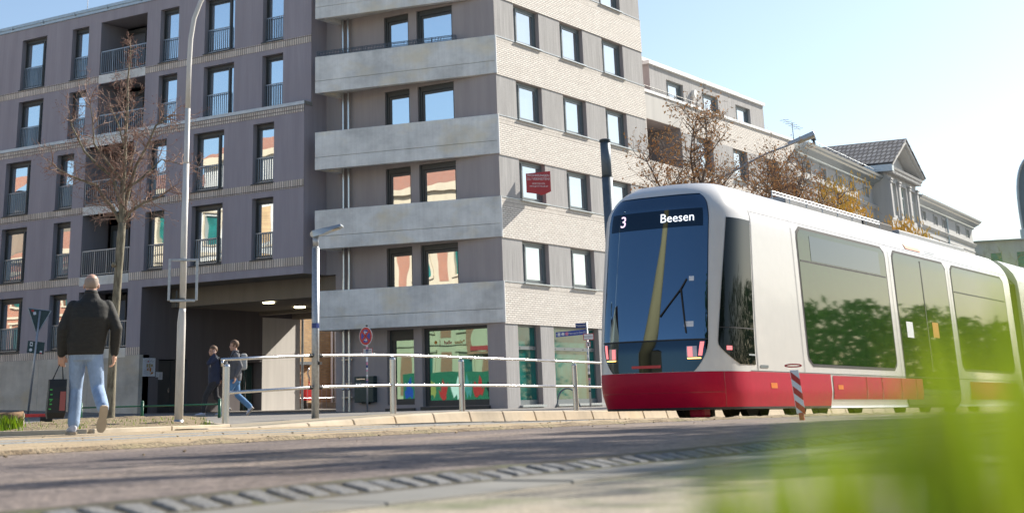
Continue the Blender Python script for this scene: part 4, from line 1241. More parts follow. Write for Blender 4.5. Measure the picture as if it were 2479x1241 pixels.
# stainless handrail along the tram stop ramp: posts and rails
def handrail():
    t = thing('handrail', 'stainless steel handrail with two round rails along the tram stop ramp', 'handrail', (-16, 22, 0.1))
    X = -16.0
    posts = [(17.66, 0.0, 0.93), (21.97, 0.1, 1.075), (24.15, 0.11, 1.06), (28.45, 0.03, 1.02), (32.7, 0.0, 0.97)]
    for y, z0, z1 in posts:
        m = MB(); m.tube([(X, y, z0), (X, y, z1-0.03), (X, y, z1)], [0.055, 0.055, 0.045], 16)
        p = m.build('post', 'steel', t, smooth=False)
        c = MB(); c.tube([(X, y, z1), (X, y, z1+0.045)], 0.016, 8); c.build('bracket', 'galvanised', p)
    top = [(17.55, 1.0), (18.6, 1.043), (19.74, 1.085), (21.0, 1.108), (21.97, 1.117), (24.18, 1.106), (28.5, 1.062), (34, 1.0)]
    low = [(17.68, 0.517), (19.74, 0.587), (21.97, 0.615), (24.15, 0.605), (28.45, 0.565), (34, 0.5)]
    def rail(pts):
        for a, b in zip(pts, pts[1:]): pass
        m = MB(); m.tube([(X+0.0, y, z) for y, z in pts], 0.024, 12)
        if pts is top: m.tube([(X, 17.57, 1.0), (X, 17.57, 0.9)], 0.022, 10)
        m.build('rail', 'steel', t, smooth=True)
    rail(top); rail(low)
    c = MB()
    for z in (1.085, 0.587):
        c.tube([(X, 19.66, z), (X, 19.73, z)], 0.034, 10); c.tube([(X, 19.9, z-0.0), (X, 19.97, z)], 0.034, 10)
    c.build('rubber_sleeve', 'black_rubber', t)
handrail()
def led_lamp():
    t = thing('street_lamp', 'slim silver street lamp with a flat tilted head set in the handrail', 'street lamp', (-16, 19.815, 0.08))
    X, Y = -16.0, 19.815
    m = MB(); m.tube([(X, Y, 0.0), (X, Y, 2.82)], 0.062, 20); m.tube([(X, Y, 2.82), (X, Y, 2.84)], 0.055, 16)
    m.build('pole', 'galvanised', t, smooth=True)
    m = MB(); m.tube([(X, Y, 2.84), (X, Y, 3.02)], [0.048, 0.055], 14); m.build('neck', 'galvanised', t, smooth=True)
    d = Vector((0.84, 0.44, 0.20)).normalized(); s = Vector((-0.464, 0.886, 0)); u = d.cross(s)*1.0
    if u.z < 0: u = -u
    o = Vector((X, Y, 3.06))
    h = MB()
    def ringp(a, w, th, dz=0): 
        c = o+d*a+u*dz
        return [c-s*w-u*th, c+s*w-u*th, c+s*w*0.8+u*th, c-s*w*0.8+u*th]
    secs = [ringp(-0.09, 0.03, 0.03), ringp(-0.04, 0.075, 0.055), ringp(0.12, 0.12, 0.05), ringp(0.32, 0.135, 0.03, 0.012), ringp(0.46, 0.13, 0.02, 0.018), ringp(0.47, 0.12, 0.012, 0.018)]
    for A, B in zip(secs, secs[1:]):
        for k in range(4): h.poly([A[k], A[(k+1) % 4], B[(k+1) % 4], B[k]])
    h.poly(secs[0]); h.poly(secs[-1])
    hd = h.build('lamp_head', 'zinc', t, bevel=0.004)
    g = MB(); g.obox(o+d*0.29-u*0.02, d*0.12, s*0.09, u*0.004); g.build('lens', 'lamp_lens', hd)
    st = MB(); st.box(X+0.02, X+0.066, Y-0.055, Y-0.01, 1.52, 1.6); st.tube([(X, Y, 1.52), (X, Y, 1.6)], 0.0635, 20); st.build('sticker', 'sign_blue_dark', t)
    b = MB(); b.box(X+0.06, X+0.1, Y-0.01, Y+0.05, 0.94, 0.985); b.build('rail_clamp', 'black_rubber', t)
led_lamp()
def white_pole():
    x, y = -17.32, 18.03
    t = thing('street_lamp', 'tall white lamp pole with a curved arm rising from the soil bed', 'street lamp', (x, y, 0.08))
    r = Vector((0.678, 0.735, 0))
    def pt(u, z): return (x+r.x*u, y+r.y*u, z)
    m = MB(); m.tube([pt(0, -0.1), pt(0, 1.5), pt(0.0, 1.62), pt(0.005, 1.78), pt(0.01, 1.84)], [0.068, 0.068, 0.068, 0.056, 0.053], 24); m.build('base_tube', 'pole_white', t, smooth=True)
    m = MB(); m.tube([pt(0.01, 1.84), pt(0.0, 3.0), pt(0.0, 4.17)], [0.053, 0.052, 0.051], 20)
    m.tube([pt(0.0, 4.17), pt(0, 4.21), pt(0, 5.1)], [0.051, 0.044, 0.043], 20)
    m.tube([pt(0.0, 5.1), pt(0.0, 5.85), pt(0.015, 6.3), pt(0.06, 6.65), pt(0.16, 6.95), pt(0.32, 7.25), pt(0.6, 7.55), pt(1.0, 7.75), pt(1.5, 7.85)], [0.043, 0.042, 0.042, 0.041, 0.04, 0.04, 0.039, 0.038, 0.036], 20)
    m.build('pole', 'pole_white', t, smooth=True)
    m = MB(); m.tube([pt(0, 0.02), pt(0, 0.14)], 0.072, 24); m.build('base_collar', 'galvanised', t, smooth=True)
    m = MB(); c = Vector(pt(1.9, 7.86)); m.obox(c, r*0.42, Vector((-r.y, r.x, 0))*0.15, Vector((0, 0, 0.07))); m.build('lamp_head', 'zinc', t, bevel=0.03)
    m = MB(); m.tube([pt(0, 1.98), pt(0, 2.0)], 0.058, 20); m.obox(pt(-0.09, 1.99), r*0.012, Vector((-r.y, r.x, 0))*0.02, (0, 0, 0.13)); m.obox(pt(-0.065, 1.99), r*0.02, Vector((-r.y, r.x, 0))*0.012, (0, 0, 0.012)); m.build('clamp', 'dark_metal', t)
    # empty rectangular sign frame strapped to the pole
    t2 = thing('notice_holder', 'empty rectangular metal sign frame strapped to the white lamp pole', 'sign frame', pt(0.0, 1.95))
    n = Vector((-r.y, r.x, 0)); off = -0.07
    def fp(u, z): 
        p = Vector(pt(u, z))+n*off; return p
    m = MB()
    w0, w1, z0, z1 = -0.22, 0.22, 1.96, 2.62
    cz = Vector((0, 0, 1))
    m.obox((fp(w0, z0)+fp(w0, z1))/2, r*0.02, n*0.02, cz*((z1-z0)/2)); m.obox((fp(w1, z0)+fp(w1, z1))/2, r*0.02, n*0.02, cz*((z1-z0)/2))
    m.obox((fp(w0, z0)+fp(w1, z0))/2, r*(w1-w0-0.04)/2, n*0.02, cz*0.02); m.obox((fp(w0, z1)+fp(w1, z1))/2-cz*0.02, r*(w1-w0-0.04)/2, n*0.02, cz*0.02)
    m.build('frame', 'galvanised', t2, bevel=0.006)
    m = MB()
    for z in (2.6, 1.98): m.tube([pt(0, z-0.012), pt(0, z+0.012)], 0.057, 20)
    m.build('strap', 'steel', t2)
white_pole()
def catenary_pole():
    x, y = -15.36, 29.2
    t = thing('overhead_line_pole', 'dark grey steel overhead line pole standing left of the tram', 'pole', (x, y, 0))
    m = MB(); m.tube([(x, y, -0.2), (x, y, 4.95)], 0.115, 24); m.tube([(x, y, 4.95), (x, y, 5.72)], 0.11, 24); m.build('shaft', 'pole_dark', t, smooth=True)
    m = MB(); m.tube([(x, y, 5.72), (x, y, 5.77), (x, y, 5.79)], [0.125, 0.125, 0.08], 24); m.tube([(x, y, 4.94), (x, y, 4.97)], 0.119, 24); m.build('cap', 'dark_metal', t)
catenary_pole()
def arm_lamp():
    t = thing('street_lamp', 'distant street lamp with a long slanted head reaching over the bare trees', 'street lamp', (-18.4, 41.2, 0))
    p = [(-18.4, 41.2, 0.0), (-18.4, 41.2, 5.4), (-18.3, 41.2, 6.0), (-17.9, 41.35, 6.5), (-16.7, 41.8, 7.1), (-16.0, 42.06, 7.34)]
    m = MB(); m.tube(p, [0.08, 0.06, 0.05, 0.035, 0.03, 0.028], 12); m.build('pole', 'galvanised', t, smooth=True)
    a = Vector((-16.05, 42.05, 7.36)); b = Vector((-15.3, 42.32, 7.62)); d = (b-a).normalized(); s = Vector((-d.y, d.x, 0)).normalized(); u = d.cross(s)
    if u.z < 0: u = -u
    m = MB()
    m.hexa([a-s*.06-u*.05, a+s*.06-u*.05, b+s*.13-u*.06, b-s*.13-u*.06, a-s*.05+u*.05, a+s*.05+u*.05, b+s*.11+u*.08, b-s*.11+u*.08]); h = m.build('lamp_head', 'galvanised', t, bevel=0.02)
    m = MB(); m.obox((a*0.35+b*0.65)-u*0.075, d*0.27, s*0.1, u*0.03); m.build('lens', 'lamp_lens', h, bevel=0.02)
arm_lamp()
# no-stopping sign with supplementary plate, seen from the street (faces the camera)
VN = Vector((0.6, -0.8, 0)).normalized(); VX = Vector((0.8, 0.6, 0))
def sticker_bands(parent, x, y, r, zs):
    for mat, z0, z1 in zs:
        m = MB(); m.tube([(x, y, z0), (x, y, z1)], r+0.002, 14); m.build('sticker', mat, parent)
def stop_sign():
    VN = Vector((-0.12, -0.993, 0)); VX = Vector((0.993, -0.12, 0))
    x, y = -30.7, 40.72; c = Vector((x, y, 2.485))
    t = thing('traffic_sign', 'round blue no stopping sign with red cross and two white arrows', 'traffic sign', (x, y, 0.05))
    m = MB(); m.tube([(x, y, -0.05), (x, y, 2.82)], 0.03, 14); m.build('pole', 'galvanised', t, smooth=True)
    m = MB(); m.tube([(x, y, 2.8), (x, y, 2.84)], 0.035, 12); m.build('cap', 'black_rubber', t)
    n = VN; up = Vector((0, 0, 1))
    def on(u, v, o): return c+VX*u+up*v+n*(0.045+o)
    m = MB(); m.tube([on(0, 0, 0), on(0, 0, 0.004)], 0.3, 40); pl_ = m.build('plate', 'sign_white', t)
    m = MB(); m.tube([on(0, 0, 0.004), on(0, 0, 0.008)], 0.28, 40); m.build('red_ring', 'sign_red', pl_)
    m = MB(); m.tube([on(0, 0, 0.008), on(0, 0, 0.012)], 0.205, 40); m.build('blue_field', 'sign_blue', pl_)
    m = MB()
    for s in (1, -1):
        d = Vector((VX*s+up)).normalized(); m.obox(on(0, 0, 0.014), d*0.215, d.cross(n)*0.036, n*0.002)
    m.build('red_cross', 'sign_red', pl_)
    m = MB()
    for v, s in ((0.125, -1), (-0.125, 1)):
        m.obox(on(-0.012*s, v, 0.0165), VX*0.055, up*0.013, n*0.001)
        for k in (1, -1):
            d = (VX*(-s)+up*k).normalized()
            m.obox(on(s*0.06, v, 0.0165)+d*0.035, d*0.042, d.cross(n)*0.012, n*0.001)
    m.build('white_arrows', 'sign_white', pl_)
    c2 = Vector((x, y, 2.0))
    m = MB(); m.obox(c2-n*0.04, VX*0.22, up*0.1, n*0.003); p2 = m.build('supplementary_plate', 'sign_red', t)
    m = MB(); m.obox(c2-n*0.036, VX*0.2, up*0.082, n*0.002); m.build('white_field', 'sign_white', p2)
    text('Feuerwehrzufahrt', 0.052, c2-n*0.03+up*0.03, VX, up, 'sign_black', p2)
    text('Haltverbot nach StVO', 0.04, c2-n*0.03-up*0.035, VX, up, 'sign_black', p2)
    zs = []
    z = 2.18
    cols = ['sign_white', 'sticker_pink', 'sign_blue_dark', 'sign_white', 'sticker_pink', 'sign_black', 'sign_white']
    k = 0
    while z > 1.05:
        h = random.uniform(0.03, 0.09)
        if random.random() < 0.8: zs.append((cols[k % 7], z-h, z))
        z -= h+random.uniform(0, 0.02); k += 1
    sticker_bands(t, x, y, 0.03, zs)
stop_sign()
def street_sign():
    x, y = -23.62, 42.93; up = Vector((0, 0, 1))
    t = thing('street_sign', 'street name signs and a fire access plate on one stickered pole', 'street sign', (x, y, -0.05))
    m = MB(); m.tube([(x, y, -0.1), (x, y, 2.66)], 0.03, 14); m.build('pole', 'galvanised', t, smooth=True)
    n = Vector((0.5, -0.866, 0)); X1 = Vector((0.866, 0.5, 0))
    c = Vector((x, y, 2.56))-X1*0.18
    m = MB(); m.obox(c, X1*0.17, up*0.075, n*0.008); p = m.build('name_plate', 'sign_blue_dark', t, bevel=0.004)
    text('Reilstraße', 0.085, c+n*0.01, X1, up, 'sign_white', p, sx=0.85)
    n2 = Vector((0.62, -0.785, 0.0)); X2 = Vector((0.785, 0.62, 0.07)).normalized()
    c = Vector((x, y, 2.36))-X2*0.5
    m = MB(); m.obox(c, X2*0.5, up*0.075, n2*0.008); p = m.build('name_plate', 'sign_blue', t, bevel=0.004)
    text('Adolf-von-', 0.075, c-X2*0.36+n2*0.01, X2, up, 'sign_white', p, sx=0.8)
    text('Harnack-Straße', 0.1, c+X2*0.19+n2*0.01, X2, up, 'sign_white', p, sx=0.92)
    m = MB(); m.obox(c-X2*0.4+n2*0.011, X2*0.04, up*0.05, n2*0.001); m.tube([c-X2*0.27+n2*0.01, c-X2*0.27+n2*0.012], 0.05, 14); m.build('sticker', 'sign_white', p)
    m = MB(); m.obox(c-X2*0.15+n2*0.011, X2*0.045, up*0.05, n2*0.001); m.build('sticker', 'sticker_pink', p)
    c = Vector((x, y, 2.21))+VN*0.04+VX*0.04
    m = MB(); m.obox(c, VX*0.17, up*0.1, VN*0.003); p = m.build('fire_access_plate', 'sign_red', t)
    m = MB(); m.obox(c+VN*0.004, VX*0.15, up*0.08, VN*0.001); m.build('white_field', 'sign_white', p)
    text('Feuerwehrzufahrt', 0.045, c+VN*0.007, VX, up, 'sign_black', p, sx=0.85)
    c = Vector((x, y, 1.98))+VN*0.04+VX*0.02
    m = MB(); m.obox(c, VX*0.07, up*0.08, VN*0.003); p = m.build('small_plate', 'sign_red', t)
    m = MB(); m.obox(c+VN*0.004, VX*0.058, up*0.068, VN*0.001); m.build('white_field', 'sign_white', p)
    m = MB(); m.obox(c+VN*0.006+up*0.03, VX*0.04, up*0.012, VN*0.001); m.obox(c+VN*0.006-up*0.02, VX*0.025, up*0.02, VN*0.001); m.build('pictogram', 'sign_black', p)
    zs = []; z = 1.85; k = 0
    cols = ['sign_white', 'sign_blue_dark', 'sign_white', 'sign_black', 'sticker_pink']
    while z > 0.5:
        h = random.uniform(0.04, 0.12)
        if random.random() < 0.55: zs.append((cols[k % 5], z-h, z))
        z -= h+0.02; k += 1
    sticker_bands(t, x, y, 0.03, zs)
street_sign()
def bike_stand():
    t = thing('bike_stand', 'blue grey hoop shaped bicycle stand behind the handrail', 'bike stand', (-24.7, 43.45, 0))
    a, b = Vector((-25.12, 43.23, -0.05)), Vector((-24.33, 43.68, -0.05))
    pts = []
    for k in range(17):
        s = k/16; u = (1-math.cos(math.pi*s))/2
        z = 0.70*(math.sin(math.pi*s)**0.62)
        p = a.lerp(b, 0.12+0.76*u if 0 < k < 16 else u); pts.append((p.x, p.y, z-0.03))
    m = MB(); m.tube(pts, 0.026, 10); m.build('hoop', 'pole_dark', t, smooth=True)
bike_stand()
def yield_sign():
    b = Vector((-43.87, 37.94, 0.15)); tp = Vector((-43.72, 38.1, 3.88))
    t = thing('traffic_sign', 'triangular yield sign seen from behind on a leaning grey pole', 'traffic sign', tuple(b))
    m = MB(); m.tube([b, tp], 0.04, 14); m.build('pole', 'galvanised', t, smooth=True)
    ax = Vector((0.64, 0.75, -0.12)).normalized(); up = (tp-b).normalized(); n = ax.cross(up).normalized()
    if n.y > 0: n = -n
    o = tp-n*0.06
    r = 0.06
    m = MB(); L, Rr, Bt = o-ax*0.44+up*0.05, o+ax*0.4+up*0.05, o-ax*0.02-up*0.83
    m.poly([L+n*0.004, Bt+n*0.004, Rr+n*0.004]); m.poly([L-n*0.004, Rr-n*0.004, Bt-n*0.004])
    pl_ = m.build('plate', 'sign_back', t)
    m = MB()
    for p, q in ((L, Rr), (Rr, Bt), (Bt, L)): m.tube([p, q], 0.018, 6)
    m.build('rim', 'zinc', pl_)
    m = MB(); m.obox(o-ax*0.26-up*0.02+n*0.007, ax*0.045, up*0.03, n*0.001); m.build('sticker', 'sign_red', pl_)
    m = MB(); m.obox(o-ax*0.18-up*0.1+n*0.007, (ax+up*0.25)*0.05, (up-ax*0.25)*0.05, n*0.001); m.build('sticker', 'paper', pl_)
    c = b.lerp(tp, 0.655)-n*0.05
    m = MB(); m.obox(c, ax*0.3, up*0.21, n*0.004); p2 = m.build('rear_plate', 'sign_back', t, bevel=0.01)
    m = MB(); m.obox(c-ax*0.17+up*0.1+n*0.006, ax*0.05, up*0.07, n*0.001); m.tube([c-ax*0.17-up*0.1+n*0.005, c-ax*0.17-up*0.1+n*0.007], 0.055, 14); m.obox(c+ax*0.2-up*0.13+n*0.006, ax*0.04, up*0.03, n*0.001); m.build('sticker', 'sign_white', p2)
    m = MB(); m.obox(c-ax*0.17+up*0.1+n*0.008, ax*0.03, up*0.03, n*0.001); m.build('sticker', 'sign_black', p2)
    m = MB(); m.obox(c+ax*0.2-up*0.18+n*0.006, ax*0.04, up*0.018, n*0.001); m.build('sticker', 'sign_red', p2)
yield_sign()
def green_rail():
    pts = [(-28.3, 26.1), (-26.9, 26.75), (-25.2, 27.6)]
    t = thing('tree_guard_rail', 'low green steel rail on short posts edging the soil bed', 'railing', (-26.6, 26.8, 0.1))
    for x, y in pts:
        z = G(x, y)
        m = MB(); m.tube([(x, y, z-0.1), (x, y, z+0.4)], 0.038, 12); m.ball((x, y, z+0.4), 0.038); m.build('post', 'green_paint', t, smooth=True)
    for (a, b), (c, d) in zip(pts, pts[1:]):
        m = MB(); m.tube([(a, b, G(a, b)+0.31), (c, d, G(c, d)+0.31)], 0.018, 8); m.build('rail', 'green_paint', t, smooth=True)
green_rail()
def small_stuff():
    t = thing('log', 'short weathered log lying at the edge of the soil bed', 'log', (-18.2, 15.2, 0.1))
    a, b = Vector((-18.75, 14.6, 0.2)), Vector((-17.92, 15.42, 0.215)); d = (b-a)
    m = MB(); pts = [a+d*k/6 for k in range(7)]
    m.tube(pts, [0.1, 0.115, 0.108, 0.11, 0.102, 0.108, 0.1], 14)
    for i, v in enumerate(m.v):
        k = 1+0.12*noise.noise(Vector(v)*9); c = a+d*max(0, min(1, (Vector(v)-a).dot(d)/d.length_squared)); m.v[i] = tuple(c+(Vector(v)-c)*k)
    m.build('bark', 'log_wood', t, smooth=True)
    m = MB(); m.tube([b+d.normalized()*0.002, b+d.normalized()*0.01], 0.085, 14); m.build('cut_face', 'g_tan', t)
    t = thing('barrier_board', 'red board lying flat on the pavement beyond the log', 'board', (-24.0, 20.6, 0.2))
    A, B = Vector((-24.9, 20.0, 0.26)), Vector((-23.6, 21.45, 0.25)); d = (B-A).normalized(); s = Vector((-d.y, d.x, 0))
    m = MB(); m.obox((A+B)/2, d*0.75, s*0.12, (0, 0, 0.03)); m.build('board', 'sign_red', t, bevel=0.005)
    m = MB()
    for k in (-0.55, 0.55): m.obox((A+B)/2+d*k-Vector((0, 0, 0.1)), d*0.12, s*0.2, (0, 0, 0.07))
    m.build('rubber_foot', 'black_rubber', t, bevel=0.01)
    # striped beacon near the track
    x, y = -5.52, 14.16; z = G(x, y)
    t = thing('marker_beacon', 'red and white striped marker beacon leaning in front of the tram', 'beacon', (x, y, z))
    up = Vector((-0.06, -0.05, 1)).normalized(); ax = VX; n = VN
    o = Vector((x, y, z))
    m = MB(); m.obox(o+up*0.27, ax*0.042, up*0.2, n*0.006); bd = m.build('board', 'sign_white', t, bevel=0.004)
    for k in range(3):
        m = MB(); c = o+up*(0.13+0.13*k)+n*0.008
        m.poly([c-ax*0.041-up*0.0, c+ax*0.041-up*0.07, c+ax*0.041-up*0.005, c-ax*0.041+up*0.065]); m.build('red_stripe', 'sign_red', bd)
    m = MB(); m.tube([o-up*0.02, o+up*0.08], 0.025, 10); m.build('foot', 'banner_red', t)
    m = MB(); pts = [o+up*(0.51+0.012*math.sin(a))+ax*(0.08*math.cos(a)) for a in [k*math.pi/10 for k in range(21)]]; m.tube(pts, 0.007, 6); m.build('top_ring', 'sign_red', t, smooth=True)
    # grey sign panel at the right picture edge, rounded, clamped to a post
    c = Vector((-2.088, 9.84, 1.33)); rv = Vector((0.965, 0.22, 0)); fv = Vector((-0.22, 0.965, 0))
    t = thing('roadside_sign', 'large rounded grey sign clamped to a post at the roadside', 'sign panel', (c.x, c.y, G(c.x, c.y)))
    m = MB(); pts0 = []; pts1 = []
    for k in range(40):
        a = 2*math.pi*k/40; e = 0.75
        u = 0.19*math.copysign(abs(math.cos(a))**e, math.cos(a)); v = 0.36*math.copysign(abs(math.sin(a))**e, math.sin(a))
        pts0.append(c+rv*u+Vector((0, 0, v))-fv*0.012); pts1.append(c+rv*u+Vector((0, 0, v))+fv*0.012)
    m.poly(pts0); m.poly(pts1[::-1])
    for k in range(40): m.poly([pts0[k], pts1[k], pts1[(k+1) % 40], pts0[(k+1) % 40]])
    m.build('plate', 'frame_grey', t)
    m = MB(); m.tube([p-fv*0.006 for p in pts0]+[pts0[0]-fv*0.006], 0.008, 6); m.build('rim', 'zinc', t)
    m = MB(); m.tube([c+rv*0.1+fv*0.05-Vector((0, 0, 1.5)), c+rv*0.1+fv*0.05+Vector((0, 0, 0.3))], 0.035, 12); m.build('post', 'galvanised', t, smooth=True)
    m = MB(); m.obox(c-rv*0.185-fv*0.03-Vector((0, 0, 0.14)), rv*0.02, fv*0.02, (0, 0, 0.03)); m.tube([c-rv*0.18-fv*0.03-Vector((0, 0, 0.14)), c-rv*0.1-fv*0.03-Vector((0, 0, 0.14))], 0.02, 8); m.build('clamp', 'zinc', t)
    m = MB(); m.obox(c-rv*0.0-Vector((0, 0, 0.44)), rv*0.12, fv*0.008, (0, 0, 0.07)); m.build('lower_plate', 'orange_print', t)
small_stuff()

def mast():  # invented mast, placed out of view to mirror a tan stripe in the windscreen
    x, y = -22.8, -2.0
    t = thing('reflection_mast', 'tall tan mast added behind the viewer to reflect as a stripe in the windscreen', 'mast', (x, y, 0))
    m = MB(); m.tube([(x, y, -0.2), (x, y, 26.0)], [0.75, 0.55], 16); m.build('shaft', 'plaster_tan', t, smooth=True)
    m = MB(); m.box(x-0.7, x+0.7, y-0.2, y+0.2, 26.0, 26.5); m.build('lamp_head', 'dark_metal', t)  # dark unlit head, invented with the mast
mast()
# ------------------------------------------------------------------ tram
pbr('tram_white', (0.66, 0.65, 0.63), 0.25, 0, 0.02, spec=0.4, coat=0.2)
pbr('tram_red', (0.43, 0.0, 0.03), 0.42, 0, 0.06, spec=0.22)
pbr('tram_red_dark', (0.36, 0.01, 0.03), 0.25, 0, 0.04, coat=0.4)
pbr('tram_roof', (0.3, 0.31, 0.32), 0.5, 0.2, 0.1)
pbr('tram_under', (0.03, 0.03, 0.032), 0.7, 0.1, 0.3)
glass('tram_screen', (0.13, 0.2, 0.27), 0.015, 0.003, 0.95)
glass('tram_mask', (0.035, 0.055, 0.075), 0.03, 0.002, 0.9)
pbr('tram_glass', (0.02, 0.05, 0.014), 0.03, 0, 0.2, spec=0.32)
pbr('cab_glass', (0.006, 0.009, 0.009), 0.03, 0, 0.1, spec=0.25)
pbr('led_white', (0.9, 0.9, 0.9), 0.5, emit=(0.85, 0.9, 1.0), estr=0.6)
pbr('led_pink', (0.9, 0.6, 0.8), 0.5, emit=(0.9, 0.65, 0.9), estr=0.6)
pbr('light_red', (0.6, 0.1, 0.12), 0.3, emit=(1.0, 0.25, 0.25), estr=0.55)
pbr('light_line', (0.9, 0.5, 0.1), 0.3, emit=(1.0, 0.55, 0.12), estr=2.5)
pbr('light_housing', (0.5, 0.42, 0.45), 0.2, 0.3, 0.05)
pbr('reflector_orange', (0.75, 0.2, 0.03), 0.3)

T_ORG = Vector((-10.5, 21.0, -0.045))
T_SL = -0.011
T_W = 1.15
T_LN = 1.15
def prof_w(z):
    if z < 0.4: return T_W-0.05*((0.4-z)/0.25)
    if z <= 2.9: return T_W-0.02*(z-0.4)/2.5
    k = (z-2.9)/0.74
    return (T_W-0.02)*(1-max(0.0, min(1, k))**2.6*0.42)
def rake(z):
    if z < 0.55: return 0.10*((0.55-z)/0.4)**1.5
    return 0.05*(z-0.55) + 0.145*max(0, z-1.0)**1.25 + 0.5*max(0, z-3.15)**1.3 + 1.3*max(0, z-3.45)**1.2
def tsurf(q, z, off=0.0):
    # q in [-1,1] runs round the nose, beyond that straight along the side (metres)
    def raw(q, z):
        aq = abs(q); sg = 1 if q >= 0 else -1
        if aq <= 1:
            a = aq*math.pi/2
            x = prof_w(z)*sg*max(0.0, math.sin(a))**0.62
            y = T_LN*(1-max(0.0, math.cos(a))**0.62)
        else:
            x = prof_w(z)*sg; y = T_LN+(aq-1)
        y += rake(z)*max(0.0, 1-y/3.2)**1.2
        return Vector((x, y, z))
    p = raw(q, z)
    if off:
        e = 1e-3
        du = raw(q+e, z)-raw(q-e, z); dz = raw(q, z+e)-raw(q, z-e)
        n = dz.cross(du)
        if n.length > 1e-9:
            n.normalize()
            if n.dot(Vector((p.x, p.y-4.0, 0.0))) < 0: n = -n
            p = p+n*off
    return Vector((T_ORG.x+p.x, T_ORG.y+p.y, T_ORG.z+p.z+T_SL*p.y))
def tpatch(name, mat, parent, qf0, qf1, z0, z1, off=0.006, nq=24, nz=24, thick=0.0):
    mb = MB()
    for j in range(nz+1):
        z = z0+(z1-z0)*j/nz
        a, b = qf0(z), qf1(z)
        for i in range(nq+1):
            mb.v.append(tuple(tsurf(a+(b-a)*i/nq, z, off)))
    for j in range(nz):
        for i in range(nq):
            k = j*(nq+1)+i
            mb.f.append((k, k+1, k+nq+2, k+nq+1)); mb.m.append(0)
    return mb.build(name, mat, parent, smooth=True)
def rnd(z, z0, z1, r):
    d = min(z-z0, z1-z)
    if d >= r: return 0.0
    return r-math.sqrt(max(0.0, r*r-(r-max(0, d))**2))
def tram():
    t = thing('tram', 'white and red city tram with a dark blue windscreen running along the street', 'tram', tuple(T_ORG))
    LEN = 17.3
    zs = [0.16, 0.22, 0.32, 0.45, 0.6, 0.8, 1.1, 1.5, 1.9, 2.3, 2.6, 2.8, 2.95, 3.08, 3.18, 3.27, 3.35, 3.42, 3.48, 3.53, 3.56, 3.58, 3.59, 3.595]
    qs = [-(1+LEN-T_LN)]+[-(1+k) for k in (12, 8, 5, 3, 2, 1.4, 0.9, 0.5, 0.2)]+[-1+i/20 for i in range(41)]+[1+k for k in (0.2, 0.5, 0.9, 1.4, 2, 3, 5, 8, 12)]+[1+LEN-T_LN]
    mb = MB()
    n = len(qs)
    for z in zs:
        for q in qs: mb.v.append(tuple(tsurf(q, z)))
    for j in range(len(zs)-1):
        for i in range(n-1):
            k = j*n+i
            mb.f.append((k, k+1, k+n+1, k+n)); mb.m.append(0)
    tb = (len(zs)-1)*n
    for i in range(n//2):
        if i+1 >= n-2-i: break
        mb.f.append((tb+i, tb+i+1, tb+n-2-i, tb+n-1-i)); mb.m.append(0)
    for i in range(n//2):
        if i+1 >= n-2-i: break
        mb.f.append((i, i+1, n-2-i, n-1-i)); mb.m.append(0)
    mb.f.append(tuple(j*n for j in range(len(zs)))+tuple(j*n+n-1 for j in reversed(range(len(zs))))); mb.m.append(0)
    body = mb.build('body', 'tram_white', t, smooth=True)
    c = lambda v: (lambda z: v)
    # dark front mask, with a rounded foot
    def hw(z):
        w = 0.45
        if z < 1.15: w = 0.45-0.17*((1.15-z)/0.45)**1.9
        return w-rnd(min(z, 3.39), 0.0, 3.41, 0.22)*0.55
    tpatch('front_mask', 'tram_mask', t, lambda z: -hw(z), hw, 0.7, 3.39, 0.006, 40, 60)
    ws = tpatch('windscreen', 'tram_screen', t, lambda z: -(hw(z)-0.012), lambda z: hw(z)-0.012, 1.16, 3.365, 0.011, 40, 40)
    # red apron: stripe dips below the mask and steps up to the side waist
    def ztop(q):
        return 0.66
    tpatch('apron', 'tram_red', t, c(-0.99), c(0.99), 0.165, 0.695, 0.007, 60, 10)
    tpatch('side_band', 'tram_red', t, c(0.985), c(1+3.3), 0.165, 0.70, 0.0075, 20, 10)
    tpatch('side_band', 'tram_red', t, c(-4.4), c(-0.985), 0.165, 0.70, 0.0075, 20, 10)
    # wedge joining apron and side band
    tpatch('apron_wedge', 'tram_red', t, lambda z: 0.985-0.16*(0.70-z)/0.075, c(0.986), 0.695, 0.699, 0.0072, 6, 4)
    pr = tpatch('side_panel', 'tram_red', t, c(4.4), c(9.35), 0.3, 0.68, 0.009, 20, 6)
    tpatch('side_panel', 'tram_red', t, c(12.65), c(1+LEN-T_LN-0.5), 0.3, 0.66, 0.009, 12, 6)
    for a, b in ((6.05, 6.1), (6.9, 6.95), (8.0, 8.05), (8.9, 8.95)): tpatch('panel_joint', 'tram_red_dark', pr, c(a), c(b), 0.3, 0.68, 0.012, 2, 4)
    tpatch('reflector', 'reflector_orange', t, c(1.65), c(1.9), 0.46, 0.54, 0.012, 2, 2)
    tpatch('reflector', 'reflector_orange', t, c(4.6), c(4.85), 0.46, 0.53, 0.014, 2, 2)
    # cab side window: leans forward at the foot
    def ca(z): 
        k = (z-0.8)/(3.02-0.8)
        base = 0.55+0.15*k
        if z < 1.1: base += 0.32*((1.1-z)/0.3)**1.4
        return base
    cw = tpatch('cab_window', 'cab_glass', t, ca, lambda z: 1.13+0.01*(z-0.8), 0.8, 3.0, 0.008, 24, 40)
    tpatch('cab_handle', 'zinc', cw, c(0.98), c(1.1), 0.93, 0.955, 0.02, 4, 2)
    tpatch('cab_light', 'light_red', cw, c(0.68), c(0.76), 1.0, 1.06, 0.014, 4, 2)
    tpatch('cab_window_line', 'tram_under', cw, lambda z: ca(z), c(1.13), 1.32, 1.335, 0.013, 12, 2)
    # side windows and door
    y = lambda Y: 1+(Y-T_ORG.y-T_LN)
